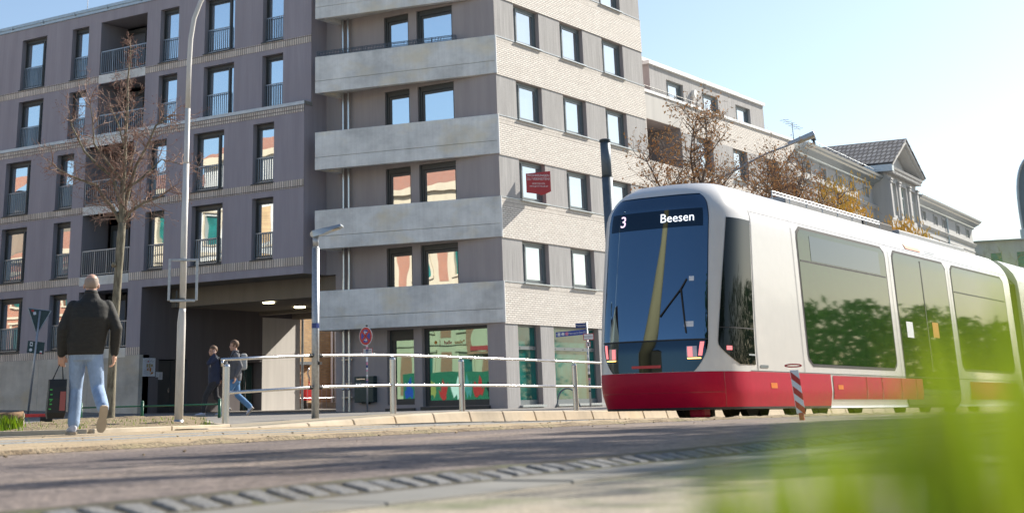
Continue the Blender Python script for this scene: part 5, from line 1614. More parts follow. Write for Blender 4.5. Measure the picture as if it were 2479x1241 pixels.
    def rw(name, ya, yb, z0, z1, r=0.16, mat='tram_glass', parent=t, off=0.008):
        if off == 0.008: tpatch('rubber_seal', 'black_rubber', parent, lambda z: y(ya)-0.05+rnd(z, z0-0.05, z1+0.05, r+0.04), lambda z: y(yb)+0.05-rnd(z, z0-0.05, z1+0.05, r+0.04), z0-0.05, z1+0.05, 0.0045, 10, 24)
        return tpatch(name, mat, parent, lambda z: y(ya)+rnd(z, z0, z1, r), lambda z: y(yb)-rnd(z, z0, z1, r), z0, z1, off, 10, 24)
    w1 = rw('side_window', 24.55, 29.05, 0.86, 3.06)
    tpatch('vent_line', 'tram_under', w1, c(y(24.6)), c(y(29.0)), 2.52, 2.545, 0.013, 6, 1)
    tpatch('side_display', 'tram_mask', w1, c(y(25.1)), c(y(28.7)), 2.56, 2.98, 0.012, 6, 2)
    dr = rw('door', 29.55, 33.0, 0.2, 3.05, 0.12)
    tpatch('door_gap', 'tram_under', dr, c(y(31.25)), c(y(31.3)), 0.22, 3.0, 0.013, 1, 4)
    tpatch('door_sticker', 'paper', dr, c(y(29.9)), c(y(30.3)), 1.45, 1.75, 0.014, 2, 2)
    tpatch('door_sticker', 'orange_print', dr, c(y(31.6)), c(y(32.0)), 1.5, 1.8, 0.014, 2, 2)
    w2 = rw('side_window', 33.45, 37.7, 0.92, 3.04)
    tpatch('vent_line', 'tram_under', w2, c(y(33.5)), c(y(37.6)), 2.5, 2.525, 0.013, 6, 1)
    tpatch('roof_seam', 'tram_roof', t, c(1.2), c(1+LEN-T_LN-0.02), 3.165, 3.175, 0.006, 30, 1)
    tpatch('body_seam', 'tram_roof', t, c(1.2), c(1.23), 0.72, 3.4, 0.006, 1, 20)
    lg = tpatch('logo', 'reflector_orange', t, c(y(30.6)), c(y(31.6)), 3.2, 3.32, 0.012, 4, 3)
    for k in range(3): tpatch('small_print', 'frame_grey', t, c(y(31.9)), c(y(33.0-0.2*k)), 3.3-0.045*k, 3.315-0.045*k, 0.012, 3, 1)
    tpatch('waist_line', 'black_rubber', t, c(0.99), c(1+LEN-T_LN-0.05), 0.703, 0.714, 0.0085, 30, 1)
    tpatch('skirt_edge', 'tram_under', t, c(-0.98), c(4.3), 0.165, 0.195, 0.0105, 50, 1)
    tpatch('apron_joint', 'tram_red_dark', t, c(0.62), c(0.632), 0.2, 0.69, 0.0105, 1, 4)
    tpatch('apron_joint', 'tram_red_dark', t, c(-0.5), c(0.62), 0.4, 0.41, 0.0105, 24, 1)
    for a in (24.3, 29.3, 33.22): tpatch('pillar_joint', 'tram_roof', t, c(y(a)), c(y(a)+0.018), 0.72, 3.2, 0.006, 1, 12)
    tpatch('fleet_number', 'frame_grey', t, c(1.3), c(1.62), 0.76, 0.80, 0.008, 4, 1)
    # lamps
    for s in (1, -1):
        lo = lambda z, s=s: s*(0.36+0.05*(z-0.9)); hi = lambda z, s=s: s*(0.70-0.22*(1.16-z))
        h = tpatch('headlight', 'light_housing', t, lambda z: s*(0.22), lambda z: s*(0.32), 0.9, 1.06, 0.014, 8, 6)
        tpatch('lens', 'light_red', h, lambda z: s*0.23, lambda z: s*0.275, 0.91, 1.05, 0.018, 4, 4)
        tpatch('lens', 'light_red', h, lambda z: s*(0.33+0.12*(z-0.9)), lambda z: s*(0.37+0.15*(z-0.9)), 0.92, 1.12, 0.018, 4, 4)
        tpatch('light_line', 'light_line', h, lambda z: s*0.225, lambda z: s*0.36, 0.878, 0.892, 0.02, 10, 1)
    tpatch('screen_edge', 'tram_under', t, lambda z: -hw(z)+0.01, lambda z: hw(z)-0.01, 1.145, 1.165, 0.016, 40, 1)
    tpatch('bumper_mark', 'sign_red', t, c(-0.08), c(0.03), 0.76, 0.8, 0.012, 4, 1)
    # wiper
    m = MB(); m.tube([tsurf(0.22, 1.25, 0.03), tsurf(0.17, 1.9, 0.035)], 0.012, 6); m.tube([tsurf(0.03, 1.5, 0.03), tsurf(0.17, 1.9, 0.035), tsurf(0.22, 2.05, 0.03)], 0.01, 6); m.build('wiper', 'tram_under', t)
    # cab interior grab pole and papers behind the screen
    for qa, qb, za, zb in ((0.2, 0.29, 1.34, 1.42), (0.24, 0.29, 2.02, 2.09)):
        tpatch('paper_slip', 'paper', t, c(qa), c(qb), za, zb, 0.0135, 3, 2)
    # destination display
    d0 = tpatch('destination_display', 'tram_mask', t, c(-0.38), c(0.38), 2.86, 3.14, 0.0145, 30, 3)
    def disp(s, q, z, h, mat, sx=1.0):
        p = tsurf(q, z, 0.022); e = tsurf(q+0.02, z, 0.022)-tsurf(q-0.02, z, 0.022); u = tsurf(q, z+0.05, 0.022)-tsurf(q, z-0.05, 0.022)
        text(s, h, p, e, u, mat, d0, sx=sx)
    disp('3', -0.2, 3.0, 0.26, 'led_pink')
    disp('Beesen', 0.12, 3.0, 0.2, 'led_white')
    # roof gear and underframe
    P0 = lambda x, yy, z: (T_ORG.x+x, yy, T_ORG.z+z+T_SL*(yy-T_ORG.y))
    def rbox(name, mat, x0, x1, ya, yb, z0, z1, bev=0.02):
        m = MB()
        m.hexa([P0(x0, ya, z0), P0(x1, ya, z0), P0(x1, yb, z0), P0(x0, yb, z0), P0(x0, ya, z1), P0(x1, ya, z1), P0(x1, yb, z1), P0(x0, yb, z1)])
        return m.build(name, mat, t, bevel=bev)
    rbox('roof_equipment', 'tram_roof', -0.7, 0.66, 25.4, 29.4, 3.6, 3.74); rbox('roof_equipment', 'tram_under', -0.6, 0.62, 29.6, 31.4, 3.6, 3.78); rbox('roof_equipment', 'tram_roof', -0.7, 0.66, 31.7, 36.5, 3.6, 3.72)
    m = MB()
    for z in (3.68, 3.73): m.tube([P0(0.74, 24.6, z), P0(0.74, 30.2, z)], 0.014, 6)
    for yy in arange(24.6, 30.2, 0.8): m.tube([P0(0.74, yy, 3.6), P0(0.74, yy, 3.73)], 0.012, 5)
    m.build('roof_rail', 'galvanised', t)
    rbox('underframe', 'tram_under', -0.95, 0.95, 22.2, 37.6, 0.2, 0.5, 0.0); rbox('coupler_cover', 'tram_red', 0.42, 0.66, 21.35, 21.6, 0.05, 0.24, 0.03)
    rbox('sand_pipe', 'tram_under', 0.4, 0.5, 22.0, 22.1, 0.03, 0.3, 0.0)
    for yy in (23.3, 25.1, 26.4, 28.2, 34.2, 36.0):
        for x in (-0.55, 0.55):
            m = MB(); m.tube([P0(x-0.06, yy, 0.3), P0(x+0.06, yy, 0.3)], 0.29, 24); w = m.build('wheel', 'tram_under', t)
            m = MB(); m.tube([P0(x+0.06, yy, 0.3), P0(x+0.1, yy, 0.3)], 0.12, 16); m.build('hub', 'galvanised', w)
    rbox('bogie_frame', 'galvanised', 0.68, 0.78, 26.3, 28.4, 0.16, 0.34, 0.02); rbox('bogie_frame', 'tram_under', 0.68, 0.78, 23.2, 25.2, 0.16, 0.34, 0.02)
    # bellows and the next car
    mb = MB()
    ys = arange(T_ORG.y+LEN, T_ORG.y+LEN+0.9, 0.075)
    for i, yy in enumerate(ys):
        k = 0.93 if i % 2 else 0.88
        for x, z in ((-T_W*k, 0.25), (T_W*k, 0.25), (T_W*k, 3.0), (0.75*k, 3.5*k+0.2), (-0.75*k, 3.5*k+0.2), (-T_W*k, 3.0)): mb.v.append(P0(x, yy, z))
    for i in range(len(ys)-1):
        for k in range(6):
            a = i*6+k; b = i*6+(k+1) % 6
            mb.f.append((a, b, b+6, a+6)); mb.m.append(0)
    mb.build('bellows', 'tram_under', t)
    mb = MB()
    zs2 = [0.2, 0.5, 1.5, 2.9, 3.1, 3.3, 3.45, 3.56, 3.62]
    for yy in (T_ORG.y+LEN+0.9, T_ORG.y+LEN+12):
        for z in zs2: mb.v.append(P0(prof_w(z), yy, z))
        for z in reversed(zs2): mb.v.append(P0(-prof_w(z), yy, z))
    k2 = 2*len(zs2)
    for k in range(k2):
        a = k; b = (k+1) % k2
        mb.f.append((a, b, b+k2, a+k2)); mb.m.append(0)
    mb.f.append(tuple(range(k2))[::-1]); mb.m.append(0)
    mb.f.append(tuple(range(k2, 2*k2))); mb.m.append(0)
    rc = mb.build('rear_car', 'tram_white', t)
    m = MB(); m.hexa([P0(T_W+.006, T_ORG.y+LEN+.95, .2), P0(T_W+.012, T_ORG.y+LEN+.95, .2), P0(T_W+.012, T_ORG.y+LEN+12, .2), P0(T_W+.006, T_ORG.y+LEN+12, .2), P0(T_W+.006, T_ORG.y+LEN+.95, .66), P0(T_W+.012, T_ORG.y+LEN+.95, .66), P0(T_W+.012, T_ORG.y+LEN+12, .66), P0(T_W+.006, T_ORG.y+LEN+12, .66)]); m.build('side_band', 'tram_red', rc)
    m = MB(); m.hexa([P0(T_W, T_ORG.y+LEN+1.8, .9), P0(T_W+.012, T_ORG.y+LEN+1.8, .9), P0(T_W+.012, T_ORG.y+LEN+11, .9), P0(T_W, T_ORG.y+LEN+11, .9), P0(T_W-.03, T_ORG.y+LEN+1.8, 2.85), P0(T_W+.005, T_ORG.y+LEN+1.8, 2.85), P0(T_W+.005, T_ORG.y+LEN+11, 2.85), P0(T_W-.03, T_ORG.y+LEN+11, 2.85)]); m.build('side_window', 'tram_glass', rc)
tram()
# ------------------------------------------------------------------ trees
def twigs(mb, tips, p, d, r, L, lev, rng, up=0.15, kink=0.35, nseg=4, spread=0.8, kids=(3, 5), shrink=0.62, thin=0.0035):
    pts = [p.copy()]; rad = [r]
    for i in range(nseg):
        d = (d+Vector((rng.gauss(0, kink), rng.gauss(0, kink), rng.gauss(0, kink)+up))*0.5).normalized()
        p = p+d*(L/nseg); pts.append(p.copy()); rad.append(max(thin, r*(1-0.75*(i+1)/nseg)))
    mb.tube(pts, rad, 5 if r > 0.012 else 3, 0, False)
    if lev == 0:
        tips.append((pts[-1], d)); 
        return
    n = rng.randint(*kids)
    for k in range(n):
        s = (k+0.6+rng.random()*0.4)/(n+0.5)
        i = min(nseg-1, int(s*nseg)); f = s*nseg-i
        q = pts[i].lerp(pts[i+1], min(1, f)); rr = max(thin, rad[i]*0.55)
        ax = (pts[i+1]-pts[i]).normalized()
        o = ax.orthogonal().normalized(); o.rotate(Quaternion(ax, rng.random()*6.28))
        nd = (ax*0.7+o*spread).normalized()
        twigs(mb, tips, q, nd, rr, L*shrink*(0.7+0.5*rng.random()), lev-1, rng, up, kink, max(3, nseg-1), spread, kids, shrink, thin)
    tips.append((pts[-1], d))
def buds(tips, rng, name, mat, parent, size, per=2, jitter=0.05):
    mb = MB()
    for p, d in tips:
        for _ in range(per):
            c = p+Vector((rng.gauss(0, jitter), rng.gauss(0, jitter), rng.gauss(0, jitter)))
            a = Vector((rng.gauss(0, 1), rng.gauss(0, 1), rng.gauss(0, 1))).normalized(); b = a.orthogonal().normalized()
            s = size*(0.6+0.8*rng.random())
            mb.poly([c-a*s, c+b*s*0.45, c+a*s, c-b*s*0.45])
    return mb.build(name, mat, parent)
def left_tree():
    rng = random.Random(11)
    B = Vector((-24.58, 23.49, 0.05)); r = Vector((0.678, 0.735, 0)); f = Vector((-0.735, 0.678, 0))
    t = thing('street_tree', 'slender bare street tree with reddish buds in the soil bed before the dark facade', 'tree', tuple(B))
    L = lambda u, v, z: B+r*u+f*v+Vector((0, 0, z))
    tr = MB()
    trunk = [L(0, 0, -0.1), L(0.0, 0, 0.15), L(0.01, 0, 1.0), L(0.02, 0.02, 2.0), L(0.05, 0, 3.0), L(0.08, 0, 3.9), L(0.09, 0, 4.2)]
    tr.tube(trunk, [0.16, 0.115, 0.095, 0.092, 0.09, 0.095, 0.085], 12, 0, True)
    tr.ball(L(-0.05, -0.06, 3.3), 0.06, 0, 8, 6)
    lead = [L(0.09, 0, 4.2), L(0.06, 0, 4.8), L(0.09, 0.02, 5.4), L(0.08, 0, 6.1), L(0.1, 0, 6.8), L(0.08, 0, 7.4), L(0.12, 0, 8.0), L(0.1, 0, 8.4)]
    tr.tube(lead, [0.075, 0.06, 0.05, 0.04, 0.03, 0.022, 0.014, 0.006], 8, 0, False)
    limbs = [
        ([L(0.09, 0, 4.15), L(-0.1, 0.05, 4.5), L(-0.35, 0.1, 4.8), L(-0.5, 0.1, 5.05), L(-0.95, 0.1, 5.2), L(-1.3, 0, 5.35), L(-1.55, 0, 5.55)], 0.05),
        ([L(0.1, 0, 4.2), L(0.25, 0.0, 4.45), L(0.55, -0.1, 4.65), L(0.85, -0.1, 4.75), L(1.2, -0.15, 5.0)], 0.045),
        ([L(0.09, 0, 4.3), L(0.2, 0.1, 4.9), L(0.35, 0.15, 5.5), L(0.6, 0.1, 6.0), L(0.75, 0.05, 6.4), L(1.0, 0, 6.6), L(1.25, 0, 6.65)], 0.05),
        ([L(0.08, 0, 4.5), L(-0.15, -0.1, 5.2), L(-0.5, -0.2, 5.45), L(-0.8, -0.2, 5.75), L(-1.1, -0.25, 6.3), L(-1.15, -0.25, 6.5)], 0.045),
        ([L(0.07, 0, 5.1), L(-0.3, 0.2, 5.6), L(-0.6, 0.25, 6.0), L(-0.65, 0.2, 6.5), L(-0.75, 0.2, 7.0)], 0.035),
        ([L(0.08, 0, 5.6), L(0.05, -0.3, 5.9), L(-0.1, -0.6, 6.3), L(-0.3, -0.7, 6.7)], 0.03),
        ([L(0.08, 0, 5.0), L(0.2, 0.4, 5.4), L(0.3, 0.7, 5.9), L(0.4, 0.8, 6.3)], 0.03),
        ([L(0.1, 0, 4.9), L(0.5, -0.2, 5.2), L(0.9, -0.2, 5.6), L(1.3, -0.2, 5.5)], 0.03),
    ]
    cr = MB(); tips = []
    for pts, rr in limbs:
        n = len(pts)
        tr.tube(pts, [max(0.008, rr*(1-0.8*i/(n-1))) for i in range(n)], 7, 0, False)
        for i in range(1, n):
            for _ in range(4):
                q = pts[i-1].lerp(pts[i], rng.random()); ax = (pts[i]-pts[i-1]).normalized()
                o = ax.orthogonal().normalized(); o.rotate(Quaternion(ax, rng.random()*6.28))
                twigs(cr, tips, q, (ax*0.5+o).normalized(), 0.015, 0.5*(0.6+0.7*rng.random()), 2, rng, 0.12, 0.5, 4, 0.9, (3, 4), 0.62, 0.003)
        twigs(cr, tips, pts[-1], (pts[-1]-pts[-2]).normalized(), 0.012, 0.5, 2, rng, 0.1, 0.5)
    for i in range(1, len(lead)):
        for _ in range(6):
            q = lead[i-1].lerp(lead[i], rng.random())
            a = rng.random()*6.28; o = r*math.cos(a)+f*math.sin(a)
            ll = 0.75*(1-0.75*max(0, (q.z-5.5)/2.9)) if q.z > 5.5 else 0.75
            twigs(cr, tips, q, (o+Vector((0, 0, 0.5))).normalized(), 0.016*max(0.4, ll), ll*(0.7+0.6*rng.random()), 2, rng, 0.1, 0.5, 4, 0.9, (3, 4))
    tr.build('trunk', 'bark', t, smooth=True)
    c = cr.build('crown', 'twig', t)
    buds(tips, rng, 'buds', 'bud_red', c, 0.016, 1, 0.01)
left_tree()
def bare_tree(name, label, B, h0, h1, wid, seed, leafmat, leafsize, per, group=None, droop=0.1, mats=('twig_dark', 'twig_dark'), nl=7, dens=5, lev=2, jitter=0.06, catkins=False, flat=1.0):
    rng = random.Random(seed)
    t = thing(name, label, 'tree', B, group)
    B = Vector(B)
    tr = MB(); cr = MB(); tips = []
    top = B+Vector((0, 0, h0))
    tr.tube([B-Vector((0, 0, 0.2)), B+Vector((0, 0, 0.3)), B+Vector((0.03, 0.02, h0*0.5)), top], [0.2, 0.14, 0.12, 0.11], 10, 0, True)
    for k in range(nl):
        a = 2*math.pi*(k+rng.random()*0.6)/nl
        out = 0.35+0.65*rng.random() if k else 0.1
        p = top-Vector((0, 0, rng.random()*0.5)); d = Vector((math.cos(a)*out, math.sin(a)*out*flat, 0.75)).normalized()
        L = (h1-h0)*(0.75+0.3*rng.random()) if out < 0.6 else wid*(0.85+0.3*rng.random())
        pts = [p]; n = 7
        for i in range(n):
            lift = 0.25 if out < 0.6 else (0.22 if i > 3 else -0.06)
            d = (d+Vector((rng.gauss(0, 0.18), rng.gauss(0, 0.18), rng.gauss(0, 0.12)+lift*0.4))).normalized()
            p = p+d*(L*1.1/n); pts.append(p)
        rad = [max(0.008, 0.06*(1-0.85*i/n)) for i in range(n+1)]
        tr.tube(pts, rad, 7, 0, False)
        for i in range(2, n+1):
            for _ in range(dens):
                q = pts[i-1].lerp(pts[i], rng.random()); ax = (pts[i]-pts[i-1]).normalized()
                o = ax.orthogonal().normalized(); o.rotate(Quaternion(ax, rng.random()*6.28))
                twigs(cr, tips, q, (ax*0.6+o+Vector((0, 0, droop))).normalized(), 0.016, 0.75*(0.6+0.7*rng.random()), lev, rng, droop, 0.3, 4, 0.8, (3, 5), 0.62, 0.004)
    tr.build('trunk', mats[0], t, smooth=True)
    c = cr.build('crown', mats[1], t)
    if catkins:
        mb = MB()
        for p, d in tips:
            for _ in range(per):
                q = p+Vector((rng.gauss(0, jitter), rng.gauss(0, jitter), rng.gauss(0, jitter)))
                L = leafsize*(0.7+0.7*rng.random()); s = Vector((rng.gauss(0, 0.015), rng.gauss(0, 0.015), -L))
                mb.tube([q, q+s*0.3, q+s*0.75, q+s], [0.006, 0.013, 0.012, 0.004], 4, 0, False)
        mb.build('catkins', leafmat, c)
    elif leafmat:
        buds(tips, rng, 'seed_clusters', leafmat, c, leafsize, per, jitter)
    return t
bare_tree('street_tree', 'bare tree with rusty seed clusters behind the tram cab, nearest the grey overhead line pole', (-17.35, 38.0, 0.0), 4.2, 8.0, 2.0, 5, 'seed_brown', 0.042, 2, 'bare trees behind the tram', 0.12, nl=9, dens=3)
bare_tree('street_tree', 'bare tree with rusty seed clusters in the middle of the row behind the tram roof', (-16.6, 41.6, -0.05), 4.4, 7.4, 2.3, 8, 'seed_brown', 0.042, 2, 'bare trees behind the tram', 0.12, nl=9, dens=3)
bare_tree('hazel_tree', 'tree hung with drooping yellow catkins beside the old pedimented building', (-15.4, 44.6, -0.1), 3.6, 6.6, 2.1, 21, 'catkin', 0.11, 3, None, -0.05, nl=9, dens=4, catkins=True, jitter=0.08)
bare_tree('street_tree', 'small bare tree far down the street in front of the distant pale house', (-32.5, 128.0, -1.2), 6.0, 13.0, 4.0, 31, None, 0.03, 1, None, 0.15, nl=7, dens=3)
# trees on the near pavement beside the viewer: they shade the road and show in the glass
bare_tree('street_tree', 'bare tree on the near pavement right of the viewer, casting branch shadows on the road', (-0.8, 14.8, 0.0), 2.8, 7.2, 1.5, 41, 'leaf_green', 0.09, 7, 'trees on the near pavement', 0.1, nl=8, dens=4, lev=2)
bare_tree('street_tree', 'second bare tree on the near pavement, further along the road', (-1.4, 21.0, 0.0), 3.0, 7.5, 1.9, 42, 'leaf_green', 0.09, 7, 'trees on the near pavement', 0.1, nl=8, dens=4, lev=2)
def hedge():  # unseen hedge, added so the tram side windows reflect dark green
    t = thing('hedge', 'dense green hedge added out of view to give the tram windows a green reflection', 'hedge', (6, 60, 0))
    rng = random.Random(3); mb = MB()
    for _ in range(16000):
        y = rng.uniform(30, 110); x = 6.0+rng.gauss(0, 0.7); z = rng.uniform(-0.6, 4.5+1.2*noise.noise(Vector((y*0.2, 0, 0))))
        c = Vector((x, y, z)); a = Vector((rng.gauss(0, 1), rng.gauss(0, 1), rng.gauss(0, 1))).normalized(); b = a.orthogonal(); s = rng.uniform(0.12, 0.26)
        mb.poly([c-a*s, c+b*s*0.6, c+a*s, c-b*s*0.6])
    mb.build('foliage', 'leaf_green', t)
hedge()

# ------------------------------------------------------------------ verge plants close to the lens
def grass(name, n, region, hmin, hmax, mat, seed, wmin=0.004, wmax=0.009, lean=0.4):
    rng = random.Random(seed); mb = MB()
    k = 0
    while k < n:
        x, y, w = region(rng)
        if x is None: continue
        k += 1
        z = G(x, y)+0.01
        h = rng.uniform(hmin, hmax)*w; a = rng.random()*6.28
        d = Vector((math.cos(a), math.sin(a), 0)); s = Vector((-d.y, d.x, 0)); wd = rng.uniform(wmin, wmax); ln = rng.uniform(0.1, lean)*h
        p = [Vector((x, y, z)), Vector((x, y, z+h*0.5))+d*ln*0.3, Vector((x, y, z+h*0.85))+d*ln*0.75, Vector((x, y, z+h))+d*ln]
        mb.poly([p[0]-s*wd, p[0]+s*wd, p[1]+s*wd*0.9, p[1]-s*wd*0.9]); mb.poly([p[1]-s*wd*0.9, p[1]+s*wd*0.9, p[2]+s*wd*0.5, p[2]-s*wd*0.5]); mb.poly([p[2]-s*wd*0.5, p[2]+s*wd*0.5, p[3]])
    o = mb.build(name, mat)
    o['kind'] = 'stuff'
    return tag(o, None, 'grass')
def verge(rng):
    y = rng.uniform(0.8, 2.6); e = rng.uniform(0.0, 0.5); x = -y*e
    if e > 0.3 and rng.random() < 0.8: return None, 0, 0
    if y > 1.8 and rng.random() < 0.5: return None, 0, 0
    return x, y, 1.0
g_ = grass('grass', 3000, verge, 0.03, 0.085, 'grass_blade', 5, 0.003, 0.006); tag(g_, 'short green grass on the verge in front of the road')
def near_blades(n, seed):
    rng = random.Random(seed); mb = MB()
    for _ in range(n):
        y = rng.uniform(0.27, 0.52); e = 0.15+0.32*rng.random(); x = -y*e
        sl = pl([(0.15, 0.125), (0.24, 0.105), (0.29, 0.07), (0.32, 0.035), (0.36, 0.0), (0.41, -0.02), (0.47, -0.035)], e)
        sl = sl*rng.uniform(0.15, 1.05) if sl > 0 else sl-0.025*rng.random()
        top = 0.27+y*1.04*sl
        z0 = G(x, y)
        a = rng.random()*6.28; d = Vector((math.cos(a), math.sin(a), 0)); s = Vector((-d.y, d.x, 0)); w = rng.uniform(0.0015, 0.005); ln = rng.uniform(0.0, 0.05)
        p = [Vector((x, y, z0))-d*ln, Vector((x, y, z0+(top-z0)*0.55))-d*ln*0.5, Vector((x, y, z0+(top-z0)*0.85)), Vector((x, y, top))+d*ln*0.4]
        mb.poly([p[0]-s*w, p[0]+s*w, p[1]+s*w, p[1]-s*w]); mb.poly([p[1]-s*w, p[1]+s*w, p[2]+s*w*0.7, p[2]-s*w*0.7]); mb.poly([p[2]-s*w*0.7, p[2]+s*w*0.7, p[3]])
    o = mb.build('tall_grass', 'grass_near'); o['kind'] = 'stuff'
    return o
tag(near_blades(230, 6), 'tall blurred grass blades right in front of the lens', 'grass')
def dry(rng):
    y = rng.uniform(0.21, 0.3); x = -y*rng.uniform(0.15, 0.40)
    return x, y, 1.0
g_ = grass('dry_grass', 150, dry, 0.24, 0.292, 'grass_dry', 7, 0.003, 0.006, 0.6); tag(g_, 'yellowed dry grass at the foot of the tall blades')
def weed(name, label, x, y, h, seed, n=16, spread=0.16, size=0.05):
    t = thing(name, label, 'plant', (x, y, G(x, y)), 'weeds at the picture edge')
    rng = random.Random(seed); st = MB(); lf = MB()
    for k in range(4):
        a = rng.random()*6.28; top = Vector((x+math.cos(a)*spread*rng.random(), y+math.sin(a)*spread*rng.random(), G(x, y)+h*rng.uniform(0.7, 1.0)))
        b = Vector((x, y, G(x, y)))
        st.tube([b, b.lerp(top, 0.5)+Vector((0.005, 0, 0.01)), top], [0.002, 0.0016, 0.001], 5)
        for j in range(n):
            q = b.lerp(top, 0.2+0.8*rng.random()**0.7); d = Vector((rng.gauss(0, 1), rng.gauss(0, 1), rng.gauss(0.2, 0.5))).normalized(); s = d.orthogonal().normalized(); L = size*rng.uniform(0.6, 1.3)
            lf.poly([q, q+d*L*0.5+s*L*0.28, q+d*L, q+d*L*0.5-s*L*0.28])
    st.build('stem', 'grass_blade', t); lf.build('leaves', 'grass_near', t)
weed('weed', 'tallest leafy weed at the right picture edge', -0.072, 0.33, 0.345, 1, 12, 0.03, 0.022)
weed('weed', 'leafy weed left of the tallest one, before the tram door', -0.085, 0.36, 0.32, 2, 9, 0.03, 0.02)
weed('weed', 'small leafy weed in front of the striped beacon', -0.13, 0.4, 0.285, 3, 6, 0.03, 0.015)
weed('weed', 'low leafy weed at the bottom right picture corner', -0.088, 0.33, 0.29, 4, 14, 0.04, 0.02)
# grass tufts and weeds in the soil bed
def bed(rng):
    x = rng.uniform(-22, -14); y = rng.uniform(12, 22)
    if not in_poly(x, y) or noise.noise(Vector((x*0.9, y*0.9, 4))) < 0.12: return None, 0, 0
    return x, y, 1.0
g_ = grass('grass_tufts', 520, bed, 0.03, 0.12, 'grass_blade', 9, 0.004, 0.01, 0.6); tag(g_, 'sparse grass tufts on the dry soil bed')
def logtuft(rng):
    return -17.9+rng.gauss(0, 0.16), 15.0+rng.gauss(0, 0.16), 1.0
g_ = grass('log_grass', 260, logtuft, 0.12, 0.26, 'grass_blade', 10, 0.005, 0.012, 0.6); tag(g_, 'bright green grass tuft beside the log')
# crumbs of earth and old leaves along the seam
mb = MB(); rng = random.Random(77)
for _ in range(420):
    y = rng.uniform(4, 22); x = -7.3+rng.gauss(0, 0.5) if rng.random() < 0.5 else rng.uniform(-12, -7.2)
    z = G(x, y)+0.015; s = rng.uniform(0.002, 0.008)
    mb.obox((x, y, z+s*0.4), Vector((s, rng.uniform(-s, s)*0.4, 0)), Vector((0, s*rng.uniform(0.5, 1.2), rng.uniform(-s, s)*0.3)), (0, 0, s*0.5))
o_ = mb.build('dirt_crumbs', 'g_soil'); o_['kind'] = 'stuff'; tag(o_, 'crumbs of dry earth scattered over the track bed', 'dirt')
# ------------------------------------------------------------------ people
pbr('skin', (0.55, 0.33, 0.24), 0.5, 0, 0.08, spec=0.35)
pbr('hair_brown', (0.16, 0.09, 0.05), 0.7, 0, 0.4, nscale=60)
pbr('hair_stubble', (0.3, 0.24, 0.2), 0.8, 0, 0.15)
pbr('jacket_black', (0.02, 0.02, 0.018), 0.8, 0, 0.25, (1, 1, 3), 14, None, 0.5, 26)
pbr('hoodie_navy', (0.02, 0.028, 0.06), 0.8, 0, 0.2, bstr=0.3)
pbr('hoodie_grey', (0.12, 0.12, 0.13), 0.8, 0, 0.2, bstr=0.3)
pbr('denim_light', (0.26, 0.36, 0.52), 0.85, 0, 0.22, (1, 1, 0.6), 9, None, 0.5, 30)
pbr('denim_blue', (0.1, 0.22, 0.4), 0.85, 0, 0.2, (1, 1, 0.6), 9, None, 0.4, 30)
pbr('trousers_dark', (0.03, 0.03, 0.035), 0.85, 0, 0.2, bstr=0.3)
pbr('shoe_light', (0.5, 0.52, 0.6), 0.6, 0, 0.1)
pbr('shoe_sole', (0.42, 0.34, 0.24), 0.7, 0, 0.1)
pbr('bag_black', (0.012, 0.012, 0.012), 0.5, 0, 0.2)
pbr('bag_green', (0.05, 0.45, 0.08), 0.5, 0, 0.1)
pbr('bag_red', (0.35, 0.1, 0.09), 0.6, 0, 0.1)
pbr('backpack', (0.42, 0.42, 0.4), 0.7, 0, 0.1)
def limb(mb, pts, rad, n=12, sx=1.0):
    # tapered limb with round joints
    mb.tube(pts, rad, n, 0, True, sx)
    for p, r in zip(pts, rad): mb.ball(p, r*0.995, 0, 12, 8)
def loft(mb, secs, n=20):
    # secs: (centre, rx, ry, xdir)
    base = len(mb.v)
    for c, rx, ry, xd in secs:
        c = Vector(c); x = Vector(xd).normalized(); y = Vector((-x.y, x.x, 0))
        for k in range(n):
            a = 2*math.pi*k/n
            mb.v.append(tuple(c+x*(rx*math.copysign(abs(math.cos(a))**0.85, math.cos(a)))+y*(ry*math.copysign(abs(math.sin(a))**0.85, math.sin(a)))))
    for i in range(len(secs)-1):
        for k in range(n):
            a = base+i*n+k; b = base+i*n+(k+1) % n
            mb.f.append((a, b, b+n, a+n)); mb.m.append(0)
    mb.f.append(tuple(base+k for k in range(n))[::-1]); mb.m.append(0)
    e = base+(len(secs)-1)*n
    mb.f.append(tuple(e+k for k in range(n))); mb.m.append(0)
def fuse(mb, name, mat, parent, voxel, smooth=4):
    # grow the pieces into one continuous skin
    me = mb.mesh(name, mat)
    tmp = bpy.data.objects.new(name, me); COL.objects.link(tmp)
    m = tmp.modifiers.new('r', 'REMESH'); m.mode = 'VOXEL'; m.voxel_size = voxel
    s = tmp.modifiers.new('s', 'SMOOTH'); s.iterations = smooth; s.factor = 0.5
    out = bpy.data.meshes.new_from_object(tmp.evaluated_get(bpy.context.evaluated_depsgraph_get()))
    bpy.data.objects.remove(tmp); bpy.data.meshes.remove(me)
    out.name = name
    if not out.materials: out.materials.append(MATS[mat])
    out.polygons.foreach_set('use_smooth', [True]*len(out.polygons))
    o = bpy.data.objects.new(name, out); COL.objects.link(o)
    attach(o, parent)
    return o
